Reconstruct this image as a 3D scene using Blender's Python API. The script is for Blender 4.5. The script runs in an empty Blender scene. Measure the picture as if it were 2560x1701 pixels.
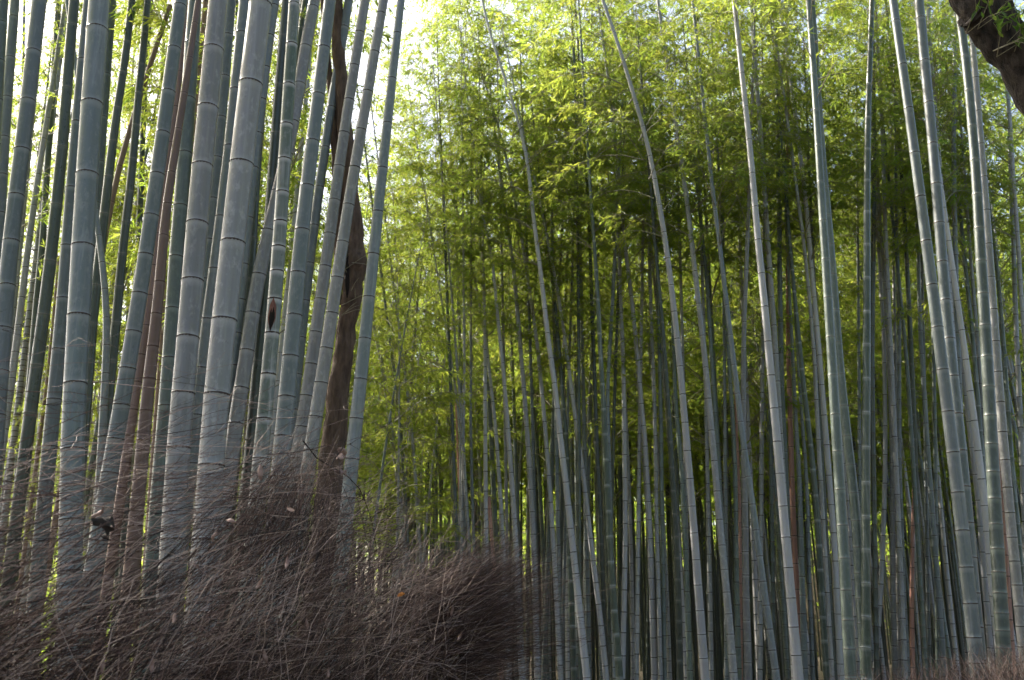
import bpy, math
import numpy as np
from mathutils import Matrix, Vector

# ------------------------------------------------------------------ camera, sky, sun, exposure
scn = bpy.context.scene
COL = scn.collection
F = 2489.0                      # focal length in photograph pixels (35 mm on a 36 mm frame)
PITCH = math.radians(16.0)
EYE = np.array([0.0, 0.0, 1.6])
cam_d = bpy.data.cameras.new('camera')
cam_d.lens = 35.0; cam_d.sensor_width = 36.0; cam_d.clip_start = 0.05; cam_d.clip_end = 2000
cam_d.dof.use_dof = True; cam_d.dof.focus_distance = 5.4; cam_d.dof.aperture_fstop = 4.8
cam = bpy.data.objects.new('camera', cam_d); COL.objects.link(cam)
cam.location = EYE; cam.rotation_euler = (math.pi / 2 + PITCH, 0, 0)
scn.camera = cam

SUN_EL, SUN_AZ = math.radians(44.0), math.radians(-54.0)      # azimuth from +Y towards +X
world = bpy.data.worlds.new('World'); scn.world = world; world.use_nodes = True
wn = world.node_tree.nodes; wl = world.node_tree.links
sky = wn.new('ShaderNodeTexSky'); sky.sky_type = 'NISHITA'; sky.sun_disc = False
sky.sun_elevation = SUN_EL; sky.sun_rotation = SUN_AZ
sky.dust_density = 5.0; sky.air_density = 1.0
wn['Background'].inputs['Strength'].default_value = 0.13
wl.new(sky.outputs[0], wn['Background'].inputs['Color'])
sun_d = bpy.data.lights.new('sun', 'SUN'); sun_d.energy = 5.0; sun_d.angle = math.radians(0.5)
sun_d.color = (1.0, 0.94, 0.82)
sun = bpy.data.objects.new('sun', sun_d); COL.objects.link(sun)
sdir = Vector((math.sin(SUN_AZ) * math.cos(SUN_EL), math.cos(SUN_AZ) * math.cos(SUN_EL), math.sin(SUN_EL)))
sun.rotation_euler = sdir.to_track_quat('Z', 'Y').to_euler(); sun.location = (0, 0, 30)
vs = scn.view_settings
vs.view_transform = 'Standard'; vs.look = 'None'; vs.gamma = 1.0; vs.use_curve_mapping = False
vs.exposure = 1.8
cy = scn.cycles
cy.max_bounces = 7; cy.diffuse_bounces = 3; cy.glossy_bounces = 2; cy.transmission_bounces = 5
cy.use_adaptive_sampling = True; cy.adaptive_threshold = 0.03
cy.transparent_max_bounces = 8; cy.caustics_reflective = False; cy.caustics_refractive = False
cy.sample_clamp_indirect = 6.0
cy.use_denoising = True

RNG = np.random.default_rng(7)
FWD = np.array([0, math.cos(PITCH), math.sin(PITCH)])
UPV = np.array([0, -math.sin(PITCH), math.cos(PITCH)])

def ray(u, v):
    """direction through photograph pixel (u, v)"""
    return FWD + np.array([1.0, 0, 0]) * ((u - 1280) / F) + UPV * ((850.5 - v) / F)

def at(u, v, Y, k=0.0):
    """point of the scene seen at pixel (u, v) that stands on the upright plane y = Y + k (z - 1.6)"""
    r = ray(u, v)
    t = Y / (r[1] - k * r[2])
    return EYE + r * t

def axis_depth(p):
    return float(np.dot(np.asarray(p) - EYE, FWD))

# ------------------------------------------------------------------ materials
def newmat(name):
    m = bpy.data.materials.new(name); m.use_nodes = True
    nt = m.node_tree; nt.nodes.clear()
    out = nt.nodes.new('ShaderNodeOutputMaterial')
    return m, nt, out

def N(nt, typ, **kw):
    n = nt.nodes.new(typ)
    for k, v in kw.items():
        if k in n.bl_rna.properties: setattr(n, k, v)
        else: n.inputs[k].default_value = v
    return n

def rgb(c): return (c[0], c[1], c[2], 1.0)

def mix(nt, fac, a, b, blend='MIX'):
    n = nt.nodes.new('ShaderNodeMix'); n.data_type = 'RGBA'; n.blend_type = blend
    for sock, val in ((n.inputs[0], fac), (n.inputs[6], a), (n.inputs[7], b)):
        if isinstance(val, (int, float)): sock.default_value = val
        elif isinstance(val, tuple): sock.default_value = rgb(val)
        else: nt.links.new(val, sock)
    return n.outputs[2]

def maprange(nt, val, a, b, c, d):
    n = nt.nodes.new('ShaderNodeMapRange')
    nt.links.new(val, n.inputs[0])
    for i, x in enumerate((a, b, c, d)): n.inputs[i + 1].default_value = x
    return n.outputs[0]

def math_node(nt, op, a, b):
    n = nt.nodes.new('ShaderNodeMath'); n.operation = op
    for s, v in ((n.inputs[0], a), (n.inputs[1], b)):
        if isinstance(v, (int, float)): s.default_value = v
        else: nt.links.new(v, s)
    return n.outputs[0]

def culm_mat(name, base, alt, bloom, line=(0.035, 0.028, 0.024), rough=0.42, lichen=0.35, streak=0.5, bl=0.55):
    m, nt, out = newmat(name)
    tc = N(nt, 'ShaderNodeTexCoord'); oi = N(nt, 'ShaderNodeObjectInfo')
    off = N(nt, 'ShaderNodeVectorMath', operation='ADD')
    nt.links.new(tc.outputs['Object'], off.inputs[0])
    sc = N(nt, 'ShaderNodeVectorMath', operation='SCALE'); sc.inputs[0].default_value = (17, 31, 53)
    nt.links.new(oi.outputs['Random'], sc.inputs['Scale']); nt.links.new(sc.outputs[0], off.inputs[1])
    mp = N(nt, 'ShaderNodeMapping'); mp.inputs['Scale'].default_value = (34, 34, 1.1)
    nt.links.new(off.outputs[0], mp.inputs[0])
    st = N(nt, 'ShaderNodeTexNoise', Scale=1.0, Detail=5.0, Roughness=0.62); nt.links.new(mp.outputs[0], st.inputs['Vector'])
    mp2 = N(nt, 'ShaderNodeMapping'); mp2.inputs['Scale'].default_value = (1, 1, 0.55)
    nt.links.new(off.outputs[0], mp2.inputs[0])
    bg = N(nt, 'ShaderNodeTexNoise', Scale=1.6, Detail=3.0); nt.links.new(mp2.outputs[0], bg.inputs['Vector'])
    li = N(nt, 'ShaderNodeTexNoise', Scale=26.0, Detail=6.0, Roughness=0.7); nt.links.new(mp2.outputs[0], li.inputs['Vector'])
    sp = N(nt, 'ShaderNodeTexNoise', Scale=70.0, Detail=3.0); nt.links.new(mp2.outputs[0], sp.inputs['Vector'])
    at_ = N(nt, 'ShaderNodeAttribute', attribute_name='node'); sep = N(nt, 'ShaderNodeSeparateColor')
    nt.links.new(at_.outputs['Color'], sep.inputs[0])
    c = mix(nt, maprange(nt, bg.outputs[0], 0.35, 0.68, 0, 1), base, alt)
    dark = tuple(x * 0.62 for x in base)
    c = mix(nt, maprange(nt, st.outputs[0], 0.5, 0.72, 0, streak), c, dark)
    c = mix(nt, maprange(nt, st.outputs[0], 0.46, 0.28, 0, streak), c, bloom)
    c = mix(nt, maprange(nt, li.outputs[0], 0.52, 0.66, 0, lichen), c, bloom)
    c = mix(nt, maprange(nt, sp.outputs[0], 0.68, 0.76, 0, 0.5), c, tuple(x * 0.35 for x in base))
    hv = N(nt, 'ShaderNodeHueSaturation')
    hv.inputs['Saturation'].default_value = 1.0
    nt.links.new(maprange(nt, oi.outputs['Random'], 0, 1, 0.75, 1.28), hv.inputs['Value'])
    nt.links.new(c, hv.inputs['Color'])
    c = hv.outputs[0]
    c = mix(nt, math_node(nt, 'MULTIPLY', sep.outputs[1], bl), c, bloom)
    c = mix(nt, maprange(nt, sep.outputs[0], 0.25, 0.7, 0, 0.93), c, line)
    b = N(nt, 'ShaderNodeBsdfPrincipled')
    b.inputs['Specular IOR Level'].default_value = 0.5
    b.inputs['Coat Weight'].default_value = 0.2; b.inputs['Coat Roughness'].default_value = 0.25
    nt.links.new(c, b.inputs['Base Color'])
    nt.links.new(maprange(nt, li.outputs[0], 0.3, 0.7, rough - 0.08, rough + 0.2), b.inputs['Roughness'])
    bp = N(nt, 'ShaderNodeBump', Strength=0.12, Distance=0.004)
    nt.links.new(st.outputs[0], bp.inputs['Height']); nt.links.new(bp.outputs[0], b.inputs['Normal'])
    nt.links.new(b.outputs[0], out.inputs[0])
    return m

CM = {
    'blue':  culm_mat('waxy blue-grey culm', (0.142, 0.158, 0.164), (0.104, 0.130, 0.124), (0.29, 0.30, 0.29), rough=0.36),
    'grey':  culm_mat('lichened grey culm', (0.212, 0.202, 0.200), (0.165, 0.170, 0.162), (0.35, 0.345, 0.33), lichen=0.6, rough=0.38),
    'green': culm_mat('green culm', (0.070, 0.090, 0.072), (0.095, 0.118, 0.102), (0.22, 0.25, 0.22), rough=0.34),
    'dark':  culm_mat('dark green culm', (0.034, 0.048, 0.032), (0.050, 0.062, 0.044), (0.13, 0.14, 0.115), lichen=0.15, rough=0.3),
    'joint': culm_mat('green culm with whitish joints', (0.046, 0.068, 0.044), (0.07, 0.09, 0.066), (0.40, 0.41, 0.39), lichen=0.12, rough=0.32, bl=0.45),
    'split': culm_mat('streaked green culm with white joints', (0.070, 0.100, 0.068), (0.20, 0.20, 0.20), (0.44, 0.43, 0.42), lichen=0.25, rough=0.4, bl=1.0, streak=0.8),
    'pale':  culm_mat('pale waxy culm with painted sun', (0.36, 0.345, 0.352), (0.29, 0.29, 0.30), (0.42, 0.42, 0.41)),  # lightened so the colour carries sunlight on the centre canes
    'tan':   culm_mat('tan dead culm', (0.27, 0.165, 0.105), (0.22, 0.13, 0.085), (0.33, 0.23, 0.17), lichen=0.2),
    'red':   culm_mat('red-brown dead culm', (0.150, 0.082, 0.060), (0.115, 0.064, 0.050), (0.20, 0.14, 0.12), lichen=0.2),
    'rust':  culm_mat('rusty dead culm', (0.42, 0.205, 0.145), (0.35, 0.165, 0.12), (0.44, 0.29, 0.23), lichen=0.15),
    'yellow': culm_mat('yellow-green young culm', (0.26, 0.28, 0.04), (0.20, 0.25, 0.04), (0.33, 0.33, 0.10), lichen=0.1),
}

def simple_mat(name, col, col2, rough=0.8, scale=8.0, stretch=(1, 1, 1), bump=0.0, spec=0.3):
    m, nt, out = newmat(name)
    tc = N(nt, 'ShaderNodeTexCoord'); mp = N(nt, 'ShaderNodeMapping'); mp.inputs['Scale'].default_value = stretch
    nt.links.new(tc.outputs['Object'], mp.inputs[0])
    n = N(nt, 'ShaderNodeTexNoise', Scale=scale, Detail=7.0, Roughness=0.65); nt.links.new(mp.outputs[0], n.inputs['Vector'])
    c = mix(nt, maprange(nt, n.outputs[0], 0.35, 0.65, 0, 1), col, col2)
    b = N(nt, 'ShaderNodeBsdfPrincipled', Roughness=rough); b.inputs['Specular IOR Level'].default_value = spec
    nt.links.new(c, b.inputs['Base Color'])
    if bump:
        bp = N(nt, 'ShaderNodeBump', Strength=1.0, Distance=bump)
        nt.links.new(n.outputs[0], bp.inputs['Height']); nt.links.new(bp.outputs[0], b.inputs['Normal'])
    nt.links.new(b.outputs[0], out.inputs[0])
    return m

RING = {
    'dark': simple_mat('dark node ring', (0.030, 0.023, 0.020), (0.075, 0.055, 0.045), 0.85, 60),
    'pale': simple_mat('pale waxy node ring', (0.34, 0.35, 0.34), (0.24, 0.26, 0.25), 0.7, 60),
    'dim': simple_mat('grey node ring', (0.13, 0.12, 0.105), (0.19, 0.18, 0.16), 0.8, 60),
    'brown': simple_mat('brown node ring', (0.05, 0.028, 0.02), (0.10, 0.055, 0.04), 0.85, 60),
}
M_BRANCH = simple_mat('bamboo branch', (0.15, 0.14, 0.09), (0.27, 0.24, 0.17), 0.6, 3)
M_GROUND = simple_mat('leaf litter', (0.045, 0.035, 0.024), (0.10, 0.075, 0.05), 0.95, 9, bump=0.03)
M_PATH = simple_mat('trodden path', (0.10, 0.095, 0.085), (0.15, 0.14, 0.125), 0.95, 14, bump=0.01)
M_BARK = simple_mat('brown bark', (0.065, 0.042, 0.030), (0.15, 0.10, 0.072), 0.9, 5, (6, 6, 1.4), bump=0.02)
M_BARK2 = simple_mat('furrowed dark bark', (0.008, 0.0065, 0.006), (0.062, 0.048, 0.038), 0.9, 3.5, (7, 7, 1.3), bump=0.04)
M_HOLLOW_SHADE = simple_mat('painted hollow shade', (0.008, 0.006, 0.005), (0.018, 0.012, 0.01), 0.95, 20)  # near-black colour stands in for shade inside the hole and hollow
M_SPLIT = simple_mat('torn bamboo fibre', (0.14, 0.055, 0.04), (0.22, 0.11, 0.08), 0.8, 40, (4, 4, 1))

def leaf_mat(name, refl, trans, refl2, trans2, tw=0.55):
    m, nt, out = newmat(name)
    a = N(nt, 'ShaderNodeAttribute', attribute_name='tone'); oi = N(nt, 'ShaderNodeObjectInfo')
    f = math_node(nt, 'MULTIPLY_ADD', oi.outputs['Random'], 0.35)
    f.node.inputs[2].default_value = 0.0
    nt.links.new(math_node(nt, 'SUBTRACT', a.outputs['Fac'], 0.17), f.node.inputs[2])
    cl = maprange(nt, f, 0, 1, 0, 1)
    cr = mix(nt, cl, refl, refl2); ct = mix(nt, cl, trans, trans2)
    d = N(nt, 'ShaderNodeBsdfPrincipled', Roughness=0.42); d.inputs['Specular IOR Level'].default_value = 0.25
    t = N(nt, 'ShaderNodeBsdfTranslucent')
    nt.links.new(cr, d.inputs['Base Color']); nt.links.new(ct, t.inputs[0])
    ms = N(nt, 'ShaderNodeMixShader', Fac=tw)
    nt.links.new(d.outputs[0], ms.inputs[1]); nt.links.new(t.outputs[0], ms.inputs[2]); nt.links.new(ms.outputs[0], out.inputs[0])
    return m
M_LEAF = leaf_mat('bamboo leaf', (0.056, 0.108, 0.020), (0.32, 0.48, 0.06), (0.115, 0.140, 0.024), (0.60, 0.61, 0.09))
M_BROAD = leaf_mat('broad leaf', (0.03, 0.06, 0.015), (0.12, 0.22, 0.03), (0.06, 0.09, 0.02), (0.22, 0.28, 0.04))

def twig_mat():
    m, nt, out = newmat('dry twig')
    a = N(nt, 'ShaderNodeAttribute', attribute_name='tone')
    r = N(nt, 'ShaderNodeValToRGB')
    e = r.color_ramp.elements
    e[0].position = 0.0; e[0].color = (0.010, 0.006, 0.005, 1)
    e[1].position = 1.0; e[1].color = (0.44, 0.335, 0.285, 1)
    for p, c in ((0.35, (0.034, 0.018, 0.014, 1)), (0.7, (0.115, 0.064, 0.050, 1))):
        x = r.color_ramp.elements.new(p); x.color = c
    nt.links.new(a.outputs['Fac'], r.inputs[0])
    b = N(nt, 'ShaderNodeBsdfPrincipled', Roughness=0.6); b.inputs['Specular IOR Level'].default_value = 0.3
    nt.links.new(r.outputs[0], b.inputs['Base Color']); nt.links.new(b.outputs[0], out.inputs[0])
    return m
M_TWIG = twig_mat()
M_DRY = simple_mat('dry curled leaf', (0.15, 0.085, 0.065), (0.30, 0.20, 0.165), 0.7, 30)
M_DRYDARK = simple_mat('blackened dead leaf', (0.012, 0.009, 0.008), (0.04, 0.028, 0.022), 0.8, 30)
M_ORANGE = simple_mat('orange leaf', (0.52, 0.20, 0.03), (0.40, 0.13, 0.02), 0.6, 30)

# ------------------------------------------------------------------ helpers
def mesh(name, V, Q, mats, smooth=True, attrs=None, T=None, midx=None):
    """V (n,3); Q (m,4) quads and/or T (k,3) triangles"""
    me = bpy.data.meshes.new(name)
    Q = np.zeros((0, 4), int) if Q is None else np.asarray(Q, int).reshape(-1, 4)
    T = np.zeros((0, 3), int) if T is None else np.asarray(T, int).reshape(-1, 3)
    me.vertices.add(len(V)); me.vertices.foreach_set('co', np.asarray(V, np.float32).ravel())
    me.loops.add(Q.size + T.size); me.polygons.add(len(Q) + len(T))
    me.loops.foreach_set('vertex_index', np.concatenate([Q.ravel(), T.ravel()]).astype(np.int32))
    st = np.concatenate([np.arange(len(Q)) * 4, Q.size + np.arange(len(T)) * 3]).astype(np.int32)
    me.polygons.foreach_set('loop_start', st)
    if midx is not None: me.polygons.foreach_set('material_index', np.asarray(midx, np.int32))
    me.polygons.foreach_set('use_smooth', np.full(len(Q) + len(T), bool(smooth)))
    for k, a in (attrs or {}).items():
        a = np.asarray(a, np.float32)
        if a.ndim == 1:
            me.attributes.new(k, 'FLOAT', 'POINT').data.foreach_set('value', a)
        else:
            a = np.concatenate([a, np.ones((len(a), 1), np.float32)], 1) if a.shape[1] == 3 else a
            me.attributes.new(k, 'FLOAT_COLOR', 'POINT').data.foreach_set('color', a.ravel())
    for mt in (mats if isinstance(mats, (list, tuple)) else [mats]): me.materials.append(mt)
    me.update(calc_edges=True)
    return me

def link(name, me, parent=None, M=None):
    o = bpy.data.objects.new(name, me); COL.objects.link(o)
    if parent is not None: o.parent = parent
    if M is not None: o.matrix_local = M
    return o

def empty(name, loc):
    o = bpy.data.objects.new(name, None); COL.objects.link(o); o.location = Vector(loc); o.empty_display_size = 0.1
    return o

def tag(o, label=None, cat=None, group=None, kind=None):
    if label: o['label'] = label
    if cat: o['category'] = cat
    if group: o['group'] = group
    if kind: o['kind'] = kind
    return o

def frames(P):
    """tangent and two side vectors along polylines P (..., n, 3)"""
    Tn = np.gradient(P, axis=-2)
    Tn /= np.linalg.norm(Tn, axis=-1, keepdims=True) + 1e-12
    ref = np.where(np.abs(Tn[..., 2:3]) > 0.8, np.array([1.0, 0, 0]), np.array([0, 0, 1.0]))
    A = np.cross(ref, Tn); A /= np.linalg.norm(A, axis=-1, keepdims=True) + 1e-12
    B = np.cross(Tn, A)
    return Tn, A, B

def tube(P, R, seg, cap=True):
    """one smooth tube; returns V, Q (rows follow P)"""
    P = np.asarray(P, float); R = np.asarray(R, float)
    Tn = np.gradient(P, axis=0); Tn /= np.linalg.norm(Tn, axis=1, keepdims=True)
    ref = np.array([1.0, 0, 0]) if abs(Tn[0, 0]) < 0.8 else np.array([0, 0, 1.0])
    B = np.cross(Tn, ref); B /= np.linalg.norm(B, axis=1, keepdims=True)
    A = np.cross(B, Tn)
    th = np.linspace(0, 2 * math.pi, seg, endpoint=False)
    V = P[:, None] + R[:, None, None] * (np.cos(th)[None, :, None] * A[:, None] + np.sin(th)[None, :, None] * B[:, None])
    n = len(P)
    i = np.arange(n - 1)[:, None] * seg; j = np.arange(seg)[None]; k = (j + 1) % seg
    Q = np.stack([i + j, i + k, i + seg + k, i + seg + j], -1).reshape(-1, 4)
    return V.reshape(-1, 3), Q

def many_tubes(P, R, seg=3):
    """P (m,n,3), R (m,n) -> V, Q"""
    m, n, _ = P.shape
    Tn, A, B = frames(P)
    th = np.linspace(0, 2 * math.pi, seg, endpoint=False)
    V = P[:, :, None] + R[:, :, None, None] * (np.cos(th)[:, None] * A[:, :, None] + np.sin(th)[:, None] * B[:, :, None])
    base = (np.arange(m) * n * seg)[:, None, None]
    i = np.arange(n - 1)[None, :, None] * seg; j = np.arange(seg)[None, None]; k = (j + 1) % seg
    a = base + i + j; b = base + i + k
    Q = np.stack([a, b, b + seg, a + seg], -1).reshape(-1, 4)
    return V.reshape(-1, 3), Q

def leaves(P, D, Nn, L, W):
    """leaf blades: base P, direction D, face normal N -> folded four-point blades with a drooping tip"""
    D = D / (np.linalg.norm(D, axis=1, keepdims=True) + 1e-9)
    S = np.cross(D, Nn); S /= np.linalg.norm(S, axis=1, keepdims=True) + 1e-9
    U = np.cross(S, D)
    L = L[:, None]; W = W[:, None]
    m = P + D * L * 0.38 + U * L * 0.05
    V = np.stack([P, m + S * W * 0.5 - U * W * 0.12, P + D * L - U * L * 0.06, m - S * W * 0.5 - U * W * 0.12], 1)
    k = np.arange(len(P))[:, None] * 4
    T = np.concatenate([k + np.array([[0, 1, 2]]), k + np.array([[0, 2, 3]])], 1).reshape(-1, 3)
    return V.reshape(-1, 3), T

def unit(v): return v / (np.linalg.norm(v, axis=-1, keepdims=True) + 1e-9)

# ------------------------------------------------------------------ ground and path
gs = 60; gx = np.linspace(-150, 150, gs * 2 + 1); gyy = np.linspace(-40, 260, gs * 2 + 1)
GX, GY = np.meshgrid(gx, gyy)
GZ = 0.12 * np.sin(GX * 0.35 + 1) * np.cos(GY * 0.29) * np.clip((np.hypot(GX, GY - 3) - 5) / 8, 0, 1)
n1 = len(gx)
ii = (np.arange(len(gyy) - 1)[:, None] * n1 + np.arange(n1 - 1)[None]).ravel()
GQ = np.stack([ii, ii + 1, ii + n1 + 1, ii + n1], 1)
tag(link('ground', mesh('ground', np.stack([GX, GY, GZ], -1).reshape(-1, 3), GQ, M_GROUND)), kind='structure')
# wooded rise that closes the view
ha = np.radians(np.linspace(-75, 75, 76)); hr = np.array([58, 62, 68, 76, 90, 120.0])
HA, HR = np.meshgrid(ha, hr)
ht = np.interp(np.degrees(ha), [-75, -30, -8, 0, 20, 75], [5, 4, 5, 9, 12, 12])[None] * np.array([0, .55, .85, 1.0, 1.1, 1.2])[:, None]
ht = ht * (1 + 0.18 * np.sin(HA * 23 + 1) + 0.1 * np.sin(HA * 57)) - 0.3
HV = np.stack([HR * np.sin(HA), HR * np.cos(HA), ht], -1).reshape(-1, 3)
ii = (np.arange(5)[:, None] * 76 + np.arange(75)[None]).ravel()
tag(link('hill', mesh('hill', HV, np.stack([ii, ii + 1, ii + 77, ii + 76], 1), M_GROUND)), kind='structure')
def ground_z(x, y):
    return 0.12 * math.sin(x * 0.35 + 1) * math.cos(y * 0.29) * min(1, max(0, (math.hypot(x, y - 3) - 5) / 8))
pc = np.array([[-2.3, -8], [-1.2, -2], [0.2, 1.5], [1.6, 5.2], [2.1, 7.0]])
pt = np.gradient(pc, axis=0); pn = np.stack([pt[:, 1], -pt[:, 0]], 1); pn /= np.linalg.norm(pn, axis=1, keepdims=True)
PV = np.concatenate([np.c_[pc - pn * 0.9, np.full(5, 0.012)], np.c_[pc + pn * 0.9, np.full(5, 0.012)]])
tag(link('path', mesh('path', PV, [[i, i + 5, i + 6, i + 1] for i in range(4)], M_PATH)), kind='structure')

# ------------------------------------------------------------------ bamboo crowns (shared by the canes)
CROWN_H = 7.0
def make_crown(seed, dense=1.0):
    r = np.random.default_rng(seed)
    z = np.arange(0.0, CROWN_H, 0.30)
    brP, brR, LP, LD, LT, twP = [], [], [], [], [], []
    az0 = r.uniform(0, 6.28)
    for i, zz in enumerate(z):
        t = zz / CROWN_H
        for sgn in (0, 1):
            if r.random() < 0.12: continue
            az = az0 + (i % 2) * math.pi + (0.35 if sgn else -0.35) + r.normal(0, 0.3)
            L = (0.75 + 1.25 * math.sin(min(1, t * 1.5 + 0.22) * math.pi * 0.62)) * (1 - 0.72 * t ** 2) * r.uniform(0.7, 1.12)
            el = r.uniform(0.62, 0.95); dr = r.uniform(0.22, 0.40)
            s = np.linspace(0, L, 6)
            h = np.array([math.cos(az), math.sin(az), 0])
            P = np.array([0, 0, zz]) + s[:, None] * math.cos(el) * h
            P[:, 2] += s * math.sin(el) - dr * s ** 2
            brP.append(P); brR.append(np.linspace(0.0085, 0.0018, 6) * (1.0 - 0.4 * t))
            if zz < 0.55 and r.random() < 0.7: continue            # lowest branches stay bare
            nb = int(11 * L * dense)
            sb = L * r.uniform(0.22, 1.0, nb) ** 0.8
            for q in sb:
                p0 = np.array([0, 0, zz]) + q * math.cos(el) * h + np.array([0, 0, q * math.sin(el) - dr * q * q])
                a2 = az + r.choice([-1, 1]) * r.uniform(0.2, 1.2)
                ll = r.uniform(0.16, 0.42)
                d = np.array([math.cos(a2), math.sin(a2), r.uniform(-0.45, 0.35)])
                d /= np.linalg.norm(d)
                p1 = p0 + d * ll * 0.55; p2 = p0 + d * ll + np.array([0, 0, -0.25 * ll])
                twP.append([p0, p1, p2])
                nl = r.integers(6, 11)
                f = r.uniform(0.3, 1.0, nl)
                base = p0 + (p2 - p0) * f[:, None]
                dd = d + r.normal(0, 0.55, (nl, 3)); dd[:, 2] -= r.uniform(0.15, 0.75)
                LP.append(base); LD.append(dd); LT.append(np.clip(r.normal(0.42, 0.2) + r.normal(0, 0.12, nl), 0, 1))
    # leader
    s = np.linspace(0, 1, 6)
    brP.append(np.stack([0.5 * s ** 2 * math.cos(az0), 0.5 * s ** 2 * math.sin(az0), CROWN_H - 0.8 + 1.3 * s - 0.35 * s ** 2], 1))
    brR.append(np.linspace(0.010, 0.002, 6))
    V1, Q1 = many_tubes(np.array(brP), np.array(brR), 4)
    tw = np.array(twP); V2, Q2 = many_tubes(tw, np.tile([0.0022, 0.0016, 0.001], (len(tw), 1)), 3)
    bm = mesh('branches', np.concatenate([V1, V2]), np.concatenate([Q1, Q2 + len(V1)]), M_BRANCH)
    LP = np.concatenate(LP); LD = np.concatenate(LD); LT = np.concatenate(LT); k = len(LP)
    Nn = unit(r.normal(0, 0.6, (k, 3)) + np.array([0, 0, 1.0]))
    V, T = leaves(LP, LD, Nn, r.uniform(0.075, 0.135, k), r.uniform(0.012, 0.019, k))
    fm = mesh('foliage', V, None, M_LEAF, smooth=False, T=T, attrs={'tone': np.repeat(LT, 4)})
    return bm, fm
CROWNS = [make_crown(100 + i, 1.0 + 0.12 * (i % 3)) for i in range(9)]

# ------------------------------------------------------------------ node rings (shared)
def ring_mesh(name, mat, seed, seg=20):
    r = np.random.default_rng(seed)
    prof = [(0.985, -0.095), (1.038, -0.070), (1.062, -0.015), (1.048, 0.030), (0.985, 0.060)]
    th = np.linspace(0, 2 * math.pi, seg, endpoint=False)
    V = []
    jag = r.normal(0, 0.011, seg); jag2 = r.normal(0, 0.011, seg)
    for i, (a, z) in enumerate(prof):
        zz = z + (jag if i < 2 else jag2)
        V.append(np.stack([a * np.cos(th), a * np.sin(th), zz], 1))
    V = np.concatenate(V)
    i = np.arange(len(prof) - 1)[:, None] * seg; j = np.arange(seg)[None]; k = (j + 1) % seg
    Q = np.stack([i + j, i + k, i + seg + k, i + seg + j], -1).reshape(-1, 4)
    return mesh(name, V, Q, mat)
RINGS = {k: [ring_mesh('node_ring', m, s) for s in range(3)] for k, m in RING.items()}

# ------------------------------------------------------------------ culms
ROWS = [(-1.0, 1.0, 0.0, 0.0), (-0.3, 1.012, 0.0, 0.9), (-0.10, 1.035, 0.0, 0.5), (-0.03, 1.05, 1.0, 0.0),
        (0.035, 1.04, 1.0, 0.0), (0.085, 1.015, 0.0, 0.9), (0.16, 1.0, 0.0, 0.45), (0.6, 1.0, 0.0, 0.0)]
ROWS_S = [(-0.8, 1.0, 0.0, 0.0), (-0.2, 1.02, 0.0, 0.8), (-0.09, 1.05, 1.0, 0.0), (0.09, 1.04, 1.0, 0.0), (0.26, 1.0, 0.0, 0.3)]

def culm_mesh(name, path, rad, nodes, seg, mat, rows=ROWS):
    """path: callable s -> points; rad: callable s -> radii; nodes: arclengths of the nodes"""
    S, MU, LI, BL = [0.0], [1.0], [0.0], [0.0]
    for s0 in nodes:
        r0 = float(rad(np.array([s0]))[0])
        for dz, mu, li, bl in rows:
            s = s0 + dz * r0
            if s > S[-1] + 1e-4: S.append(s); MU.append(mu); LI.append(li); BL.append(bl)
    S = np.array(S)
    P = path(S); R = rad(S) * np.array(MU)
    V, Q = tube(P, R, seg)
    at_ = np.repeat(np.stack([LI, BL, np.zeros(len(S))], 1), seg, 0)
    # closing cap at the tip
    V = np.concatenate([V, P[-1:]]); at_ = np.concatenate([at_, at_[-1:]])
    k = len(V) - 1; b = (len(S) - 1) * seg
    T = np.array([[b + j, b + (j + 1) % seg, k] for j in range(seg)])
    return mesh(name, V, Q, mat, attrs={'node': at_}, T=T)

class Cane: pass
CANES = []
def cane(label, pts, w0, w1, mat, D=None, d=None, nodes=True, ring='dark', hc=None, top=None, group=None, sp=None, crown=True, k=None):
    c = Cane()
    c.label = label; c.pts = np.array(pts, float); c.w0, c.w1, c.mat = w0, w1, mat
    c.D, c.d, c.nodes, c.ring, c.hc, c.top, c.group, c.sp, c.crown = D, d, nodes, ring, hc, top, group, sp, crown
    c.k = k
    CANES.append(c); return c

def z_(reg, *pts):
    """zoomed-in tracing coordinates -> photograph pixels"""
    ox, oy, s = {'a': (0, 0, 2.614), 'b': (0, 550, 2.614), 'c': (500, 0, 2.614), 'd': (500, 550, 2.614),
                 'e': (0, 1100, 2.609), 'f': (640, 1100, 2.609),
                 '1': (1100, 0, 2.766), '2': (1100, 567, 2.766), '3': (1100, 1134, 2.766),
                 '4': (1580, 0, 2.766), '5': (1580, 567, 2.766), '6': (1580, 1134, 2.766),
                 '7': (2060, 0, 2.766), '8': (2060, 567, 2.766), '9': (2060, 1134, 2.766)}[reg]
    return [(ox + x / s, oy + y / s) for x, y in pts]

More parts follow.
